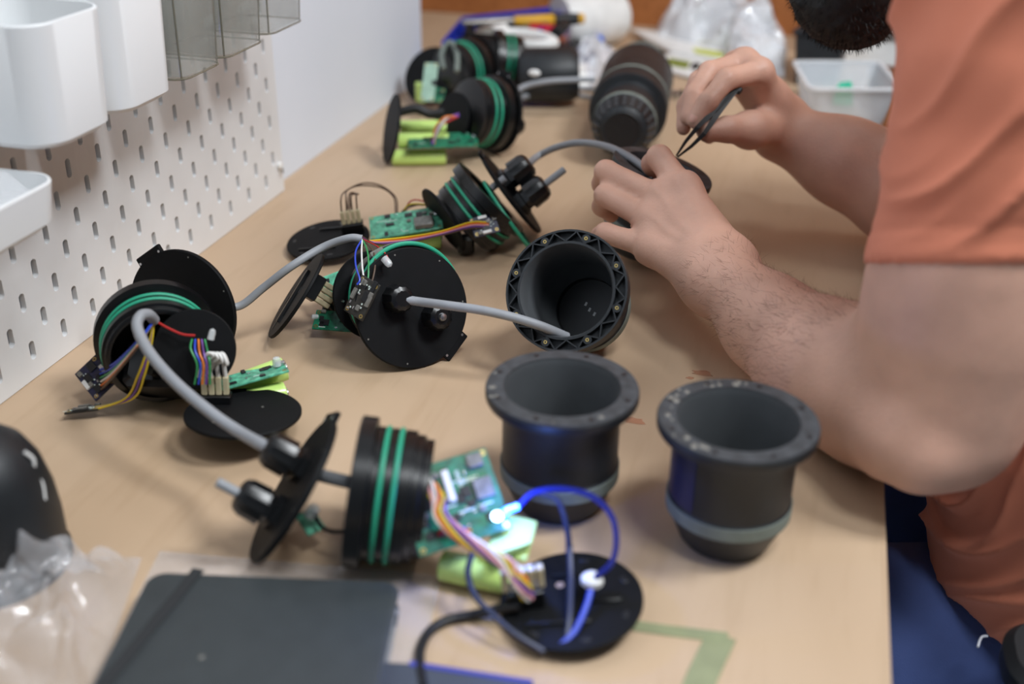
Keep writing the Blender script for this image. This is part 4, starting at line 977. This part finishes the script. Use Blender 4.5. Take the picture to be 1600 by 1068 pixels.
def finger(a, b_, c, d, r): return [(a, b_, r*1.12, r*1.02, .004), (b_, c, r*1.0, r*.93, .004), (c, d, r*.92, r*.76, .004)]
fi_L = finger(LM['i'], J(1030, 246, .985), J(1020, 256, 1.010), J(1032, 276, 1.020), .0108)
fm_L = finger(LM['m'], J(947, 268, .990), J(941, 287, 1.016), J(956, 303, 1.032), .0100)
fr_L = finger(LM['r'], J(946, 305, .984), J(941, 322, 1.010), J(955, 336, 1.026), .0096)
fp_L = finger(LM['p'], J(946, 364, .966), J(938, 368, .990), J(952, 374, 1.010), .0088)
th_L = [(J(1122, 395, .935), J(1098, 350, .985), .0165, .0135, .01), (J(1098, 350, .985), J(1086, 322, 1.015), .0125, .0115, .004), (J(1086, 322, 1.015), J(1080, 305, 1.040), .011, .009, .004)]
# right arm
RSH = (.735, .385, .375); RE = (.712, .366, .043); RW = J(1224, 207, 1.116)
RF = tuple(Vector(RE).lerp(Vector(RW), .30)); RF2 = tuple(Vector(RE).lerp(Vector(RW), .66))
arm_R = [(RSH, RE, .055, .046, .03), (RE, RF, .047, .0490, .03), (RF, RF2, .0490, .0400, .03), (RF2, RW, .0400, .0285, .02), (J(1212, 210, 1.110), J(1224, 182, 1.130), .021, .021, .015)]
RM = {'i': J(1187, 112, 1.058), 'm': J(1163, 98, 1.078), 'r': J(1150, 102, 1.100), 'p': J(1150, 122, 1.120)}
palm_R = [(J(1216, 190, 1.118), RM['i'], .0200, .0120, .012), (J(1216, 184, 1.122), RM['m'], .0190, .0120, .012), (J(1214, 182, 1.128), RM['r'], .0185, .0115, .012), (J(1212, 182, 1.134), RM['p'], .018, .011, .012),
          (RM['i'], RM['m'], .0115, .0115, .010), (RM['m'], RM['r'], .0115, .011, .010), (RM['r'], RM['p'], .011, .0105, .010), (J(1205, 160, 1.095), J(1185, 140, 1.100), .019, .017, .015)]
fi_R = finger(RM['i'], J(1135, 124, 1.036), J(1106, 159, 1.030), J(1086, 188, 1.030), .0098)
fm_R = finger(RM['m'], J(1108, 113, 1.058), J(1083, 150, 1.046), J(1074, 184, 1.040), .0100)
fr_R = finger(RM['r'], J(1092, 126, 1.082), J(1072, 166, 1.068), J(1068, 200, 1.058), .0094)
fp_R = finger(RM['p'], J(1112, 152, 1.106), J(1098, 190, 1.092), J(1108, 215, 1.078), .0086)
th_R = [(J(1206, 200, 1.105), J(1172, 203, 1.060), .0205, .0175, .012), (J(1172, 203, 1.060), J(1136, 202, 1.040), .0165, .0122, .008), (J(1136, 202, 1.040), J(1104, 207, 1.030), .0118, .0090, .004)]
# head looking down at the work
HY = .17
Nn, Cn = aty(1182, -8, HY), aty(1306, 36, HY); dl = complex(Nn.x-Cn.x, Nn.z-Cn.z); uu = dl/complex(.075, .045); uu /= abs(uu)
hu = V(uu.real, 0, uu.imag); hf = V(-uu.imag, 0, uu.real); hs = V(0, 1, 0); hc = Cn+hu*.10-hf*.070
def H(f, u, s=0): return tuple(hc+hf*f+hu*u+hs*s)
head = [(H(-.025, .045), H(.015, .050), .080, .074, .03), (H(.02, .02), H(.032, -.035), .066, .056, .03), (H(.02, -.06, -.022), H(.055, -.088, 0), .036, .020, .02), (H(.02, -.06, .022), H(.055, -.088, 0), .036, .020, .02),
        (H(.085, .022), H(.108, -.022), .008, .012, .010), (H(.098, -.026, -.012), H(.098, -.026, .012), .008, .008, .008), (H(.078, .032, -.034), H(.078, .032, .034), .011, .011, .012),
        (H(.074, -.005, -.038), H(.074, -.005, .038), .014, .014, .02), (H(-.012, .012, -.080), H(-.02, -.022, -.078), .012, .009, .006), (H(-.012, .012, .080), H(-.02, -.022, .078), .012, .009, .006),
        (H(.080, -.052, -.016), H(.080, -.052, .016), .008, .008, .006)]
torso = [(H(-.035, -.03), (.745, .19, .385), .058, .062, .04), ((.760, .10, .36), (.760, .30, .36), .075, .075, .05), ((.775, .19, .33), (.83, .18, .05), .100, .105, .06), ((.80, .19, .10), (.84, .18, -.14), .11, .12, .06)]
V_, Q_ = sdf_mesh([(.03, torso), (.03, head), (.03, arm_L), (.016, palm_L), (.004, fp_L), (.004, fr_L), (.004, fm_L), (.004, fi_L), (.006, th_L),
                   (.03, arm_R), (.016, palm_R), (.0035, fp_R), (.0035, fr_R), (.0035, fm_R), (.0035, fi_R), (.008, th_R)], .0024)
V_ = relax(V_, Q_, 2, .4); N_ = normals(V_, Q_)
# gentle tendons and folds on the backs of the hands, creases at the wrist and elbow
disp = np.zeros(len(V_))
wL, mL = np.array(LW), {k: np.array(v) for k, v in LM.items()}
for k in 'imrp':
    a = wL*.75+mL[k]*.25; ba = mL[k]-a; t = np.clip(((V_-a)@ba)/(ba@ba), 0, 1); d = np.linalg.norm(V_-(a+t[:, None]*ba), axis=1)
    side = np.abs(((V_-(a+t[:, None]*ba))*N_).sum(1))/np.maximum(d, 1e-6); lat = d*np.sqrt(np.maximum(0, 1-side**2))
    near = (d < .028); disp += near*.0013*np.exp(-(lat/.0035)**2)
    dk = np.linalg.norm(V_-mL[k], axis=1); disp += .0010*np.exp(-(dk/.013)**2)*1.0
V_ = V_+N_*disp[:, None]
body = np_mesh('body', V_, Q_, 'skin', PER)
# nails of the right hand that face us
for tipj, prev, nn in ((J(1086, 188, 1.030), J(1106, 159, 1.030), cv(-.35, .25, .9)), (J(1104, 207, 1.030), J(1136, 202, 1.040), cv(-.1, .75, .6))):
    ax = (Vector(tipj)-Vector(prev)).normalized(); nn = (nn-ax*nn.dot(ax)).normalized()
    MB().sphere(.0052, frame(Vector(tipj)-ax*.001+nn*.0052, nn, ax), 14, (1.15, .85, .42)).build('fingernail', 'nail', PER)
# eyes
for s in (-1, 1):
    MB().sphere(.0125, Matrix.Translation(H(.068, .012, s*.032)), 16).build('eye', 'white_plastic', PER)
    MB().sphere(.0060, Matrix.Translation(H(.0775, .010, s*.032)), 12, (.8, 1, 1)).build('iris', 'hair', PER)
MB().tube([H(.086, -.052, -.020), H(.091, -.050, 0), H(.086, -.052, .020)], .0042, 8).build('lips', 'lip', PER)
# beard, moustache and hair
bp = [(H(.0, -.045, -.062), H(.045, -.078, -.030), .026, .030, .02), (H(.0, -.045, .062), H(.045, -.078, .030), .026, .030, .02), (H(.052, -.084, -.020), H(.052, -.084, .020), .034, .034, .02),
      (H(-.01, .0, -.070), H(.0, -.045, -.064), .014, .022, .02), (H(-.01, .0, .070), H(.0, -.045, .064), .014, .022, .02), (H(.050, -.100), H(.030, -.092), .030, .030, .02),
      (H(.082, -.040, -.022), H(.094, -.037, 0), .007, .008, .006), (H(.082, -.040, .022), H(.094, -.037, 0), .007, .008, .006), (H(.070, -.055, -.030), H(.060, -.075, -.03), .011, .02, .01), (H(.070, -.055, .030), H(.060, -.075, .03), .011, .02, .01)]
vb, qb = sdf_mesh([(.02, bp)], .003); nb = normals(vb, qb)
vb = vb+nb*np.array([.0022*noise.noise(Vector(p)*160) for p in vb])[:, None]
np_mesh('beard', vb, qb, 'hair', PER)
hp = [(H(-.035, .055), H(.010, .072), .083, .070, .03), (H(-.050, .0), H(-.045, .045), .070, .080, .03)]
vh, qh = sdf_mesh([(.03, hp)], .004); nh = normals(vh, qh)
vh = vh+nh*np.array([.003*noise.noise(Vector(p)*90) for p in vh])[:, None]
np_mesh('hair', vh, qh, 'hair', PER)
def strands(name, P, Dr, L, w, mname, seed, droop=0.0):
    rnd = random.Random(seed); m_ = MB(); vs, fs = [], []
    for p, d in zip(P, Dr):
        p = Vector(p); d = (Vector(d)+Vector((rnd.gauss(0, .45), rnd.gauss(0, .45), rnd.gauss(0, .45)))).normalized(); l = L*rnd.uniform(.5, 1.3)
        s = d.orthogonal().normalized()*w; s2 = d.cross(s).normalized()*w; q = p+d*l*.5; e = p+d*l+V(0, 0, -droop*l); k = len(vs)
        vs += [p+s, p-s*.5+s2, p-s*.5-s2, q+s*.8, q-s*.4+s2*.8, q-s*.4-s2*.8, e]
        fs += [(k, k+1, k+4, k+3), (k+1, k+2, k+5, k+4), (k+2, k, k+3, k+5), (k+3, k+4, k+6), (k+4, k+5, k+6), (k+5, k+3, k+6)]
    o = m_.add(vs, fs).build(name, mname, PER, smooth=False); o['kind'] = 'stuff'; return o
sel = np.random.RandomState(2).choice(len(vb), 6500)
strands('beard_hairs', vb[sel], nb[sel]+np.array(hu)*-.5+np.array(hf)*.2, .0045, .00018, 'hair', 3)
# fine hair on the left forearm
a, b_ = np.array(F1), np.array(LW); t = ((V_-a)@(b_-a))/((b_-a)@(b_-a)); d = np.linalg.norm(V_-(a+np.clip(t, 0, 1)[:, None]*(b_-a)), axis=1)
cand = np.where((t > .12) & (t < 1.02) & (d < .06) & ((N_@np.array(-CF)) > -.1) & ((N_@np.array(CU)) > -.35))[0]
if len(cand):
    sel = np.random.RandomState(5).choice(cand, 1500); dr = (b_-a)/np.linalg.norm(b_-a)
    strands('arm_hairs', V_[sel], dr*1.0+N_[sel]*.25+np.array([.15, -.35, -.25]), .0085, .00007, 'arm_hair', 6)

# t-shirt: torso and both sleeves, with folds
hem_c = Vector(J(1508, 411, .678)); hem_n = cv(0, -1, -.069)
rh_c = Vector(RSH).lerp(Vector(RE), .55); rh_n = (Vector(RE)-Vector(RSH)).normalized()
S0 = J(1502, 414, .678); Sx = J(1494, 530, .702); S1 = J(1556, 250, .662); S2 = J(1596, 100, .645); S3 = J(1646, -60, .632)
sleeve_L = [(S1, J(1512, 405, .680), .0600, .0560, .012), (J(1512, 405, .680), Sx, .0560, .0560, .012), (S2, S1, .0660, .0600, .012), (S3, S2, .0720, .0660, .012), ((.745, .04, .385), S3, .075, .072, .02)]
sleeve_R = [(RSH, tuple(rh_c+rh_n*.03), .070, .066, .03)]
tor = [((.770, .08, .355), (.770, .31, .355), .085, .085, .05), ((.785, .12, .33), (.815, .09, .02), .105, .125, .06), ((.785, .26, .33), (.825, .26, .02), .105, .125, .06),
       ((.815, .09, .02), (.815, .075, -.10), .125, .128, .06), ((.825, .26, .02), (.825, .27, -.10), .125, .125, .06)]
def shirt_cut(P, D_):
    dl_ = (P-np.array(hem_c, np.float32))@np.array(hem_n, np.float32); nearl = np.linalg.norm(P-np.array(hem_c, np.float32), axis=1) < .15
    D_ = np.where(nearl, np.maximum(D_, dl_), D_)
    dr_ = (P-np.array(rh_c, np.float32))@np.array(rh_n, np.float32); nearr = (np.linalg.norm(P-np.array(rh_c, np.float32), axis=1) < .10) & (P[:, 0] < .80)
    D_ = np.where(nearr, np.maximum(D_, dr_), D_)
    return np.maximum(D_, (-.135-.25*(P[:, 0]-.72))-P[:, 2])
vs, qs = sdf_mesh([(.02, tor), (.012, sleeve_L), (.035, sleeve_R)], .0030, shirt_cut)
vs = relax(vs, qs, 1, .4); ns = normals(vs, qs)
def folds(P):
    out = np.zeros(len(P)); fd = (cv(.72, .62, 0)); fd2 = cv(.45, .86, .0)
    for i, p in enumerate(P):
        v = Vector(p); w = noise.noise(v*9.0)
        c1_ = v.dot(fd.cross(CF))*1.0; c2_ = v.dot(fd2.cross(CF))
        m1 = max(0, noise.noise(v*8.0+V(3, 1, 2))+.38); m2 = max(0, noise.noise(v*7.0+V(9, 4, 2))+.30)
        out[i] = .0125*m1*(1-abs(math.sin(c1_*72+w*3.0)))**2.4+.0085*m2*(1-abs(math.sin(c2_*98+w*4.0)))**2.4+.0016*noise.noise(v*30)
    return out
hd = -((vs-np.array(hem_c))@np.array(hem_n)); nearh = np.linalg.norm(vs-np.array(hem_c), axis=1) < .13
damp = np.where(nearh, np.clip((hd-.004)/.03, 0, 1), 1.0)
fo = folds(vs)*damp
seam = np.where(nearh, -.0008*np.exp(-((hd-.020)/.0022)**2), 0)+np.where(nearh, .0008*np.exp(-((hd-.004)/.006)**2), 0)
vs = vs+ns*(fo+seam)[:, None]
np_mesh('t_shirt', vs, qs, 'shirt', PER)
# trousers
leg = lambda s, y0, y1: [((.86, y0, -.215), (.36, y1, -.215), .098, .070, .05), ((.36, y1, -.215), (.40, y1, -.66), .068, .050, .04)]
vt, qt = sdf_mesh([(.04, leg(-1, .075, -.015)), (.04, leg(1, .28, .38)), (.05, [((.88, .08, -.19), (.88, .28, -.19), .115, .115, .05)])], .006)
nt_ = normals(vt, qt)
vt = vt+nt_*np.array([.006*(1-abs(math.sin(p[0]*38+p[1]*26+3*noise.noise(Vector(p)*8))))**2*max(0, noise.noise(Vector(p)*6)+.4)+.003*noise.noise(Vector(p)*18) for p in vt])[:, None]
np_mesh('trousers', vt, qt, 'trousers', PER)
for y in (-.015, .38):
    MB().loft([[V(.30+.16*u, y+.045*math.cos(a)*w, FLOOR+.001+max(0, math.sin(a))*h) for a in (math.pi*k/8 for k in range(9))] for u, w, h in ((-.75, .35, .03), (-.6, .8, .045), (-.2, 1, .065), (.3, .9, .10), (.8, .85, .11), (1.0, .5, .09))], cap=True).build('shoe', 'chair_black', PER)
lp_ = [Vector(q)+V(0, 0, .0) for q in (at(1528, 1010, -.118), at(1531, 1000, -.118), at(1535, 994, -.118), at(1543, 993, -.118))]
MB().tube(lp_, .0009, 6).build('lint_thread', 'lint', PER)

# tweezers in the right hand
ta, tp, tt = Vector(J(1150, 138, 1.045)), Vector(J(1094, 205, 1.022)), Vector(J(1058, 244, 1.030))
TW = thing('tweezers', 'black tweezers held in the right hand above the gripped housing', 'tweezers', foot(tt))
for s in (-1, 1):
    d = (tt-ta).normalized(); sd = d.cross(-CF).normalized()
    P = [ta, ta.lerp(tp, .5)+sd*.0016*s, tp+sd*.0042*s, tp.lerp(tt, .5)+sd*.0034*s, tt+sd*.0008*s]
    W_ = [.0040, .0042, .0036, .0026, .0011]; rings = []
    for i, p in enumerate(P):
        k_ = (.0030, .0026, .0020, .0015, .0008)[i]; rings.append([p+sd*k_+CF*W_[i], p-sd*k_+CF*W_[i], p-sd*k_-CF*W_[i], p+sd*k_-CF*W_[i]])
    MB().loft(rings, cap=True).build('prong', 'chair_black', TW, ang=25)
MB().box(.012, .007, .006, frame(ta, (tt-ta), CR), .0012).build('joined_end', 'chair_black', TW)

# chair
ap = at(1600, 968, -.085)
CH = thing('office_chair', 'black office chair with padded armrest under the seated person', 'chair', (.93, .18, FLOOR))
MB().loft([rrect(.66, 1.16, -.06, .42, .06, -.375), rrect(.64, 1.18, -.08, .44, .07, -.36), rrect(.64, 1.18, -.08, .44, .07, -.33), rrect(.67, 1.15, -.05, .41, .06, -.315)], cap=True).build('seat', 'chair_black', CH)
MB().loft([[V(1.14+.03*s*0+dx, y, z) for y, z in ((-.04, -.20), (.40, -.20), (.42, .15), (.36, .34), (.0, .34), (-.06, .15))] for dx in (0, .05)], cap=True).build('backrest', 'chair_black', CH)
MB().box(.02, .06, .30, T(1.20, .18, -.27), .004).build('back_bracket', 'chair_black', CH)
for y in (ap.y-.035, .47):
    MB().loft([rrect(ap.x-.012, ap.x+.235, y-.036, y+.036, .030, -.108), rrect(ap.x-.016, ap.x+.239, y-.040, y+.040, .034, -.100), rrect(ap.x-.016, ap.x+.239, y-.040, y+.040, .034, -.088), rrect(ap.x-.010, ap.x+.233, y-.034, y+.034, .028, -.081)], cap=True).build('armrest', 'chair_black', CH)
    MB().box(.05, .02, .26, T(ap.x+.13, y, -.235), .004).build('armrest_post', 'chair_black', CH)
    MB().box(.05, .16, .02, T(ap.x+.13, y+(.07 if y < .2 else -.07), -.365), .004).build('armrest_bracket', 'chair_black', CH)
MB().cyl(.028, .30, T(.93, .18, -.67), 20).build('gas_lift', 'steel', CH)
for k in range(5):
    a = 2*math.pi*k/5+.3
    MB().box(.28, .04, .025, T(.93, .18, -.66)@RZ(a)@T(.15, 0, 0), .006).build('foot_spoke', 'chair_black', CH)
    MB().sphere(.03, T(.93+.28*math.cos(a), .18+.28*math.sin(a), FLOOR+.030), 14, (1, .7, 1)).build('caster', 'chair_black', CH)
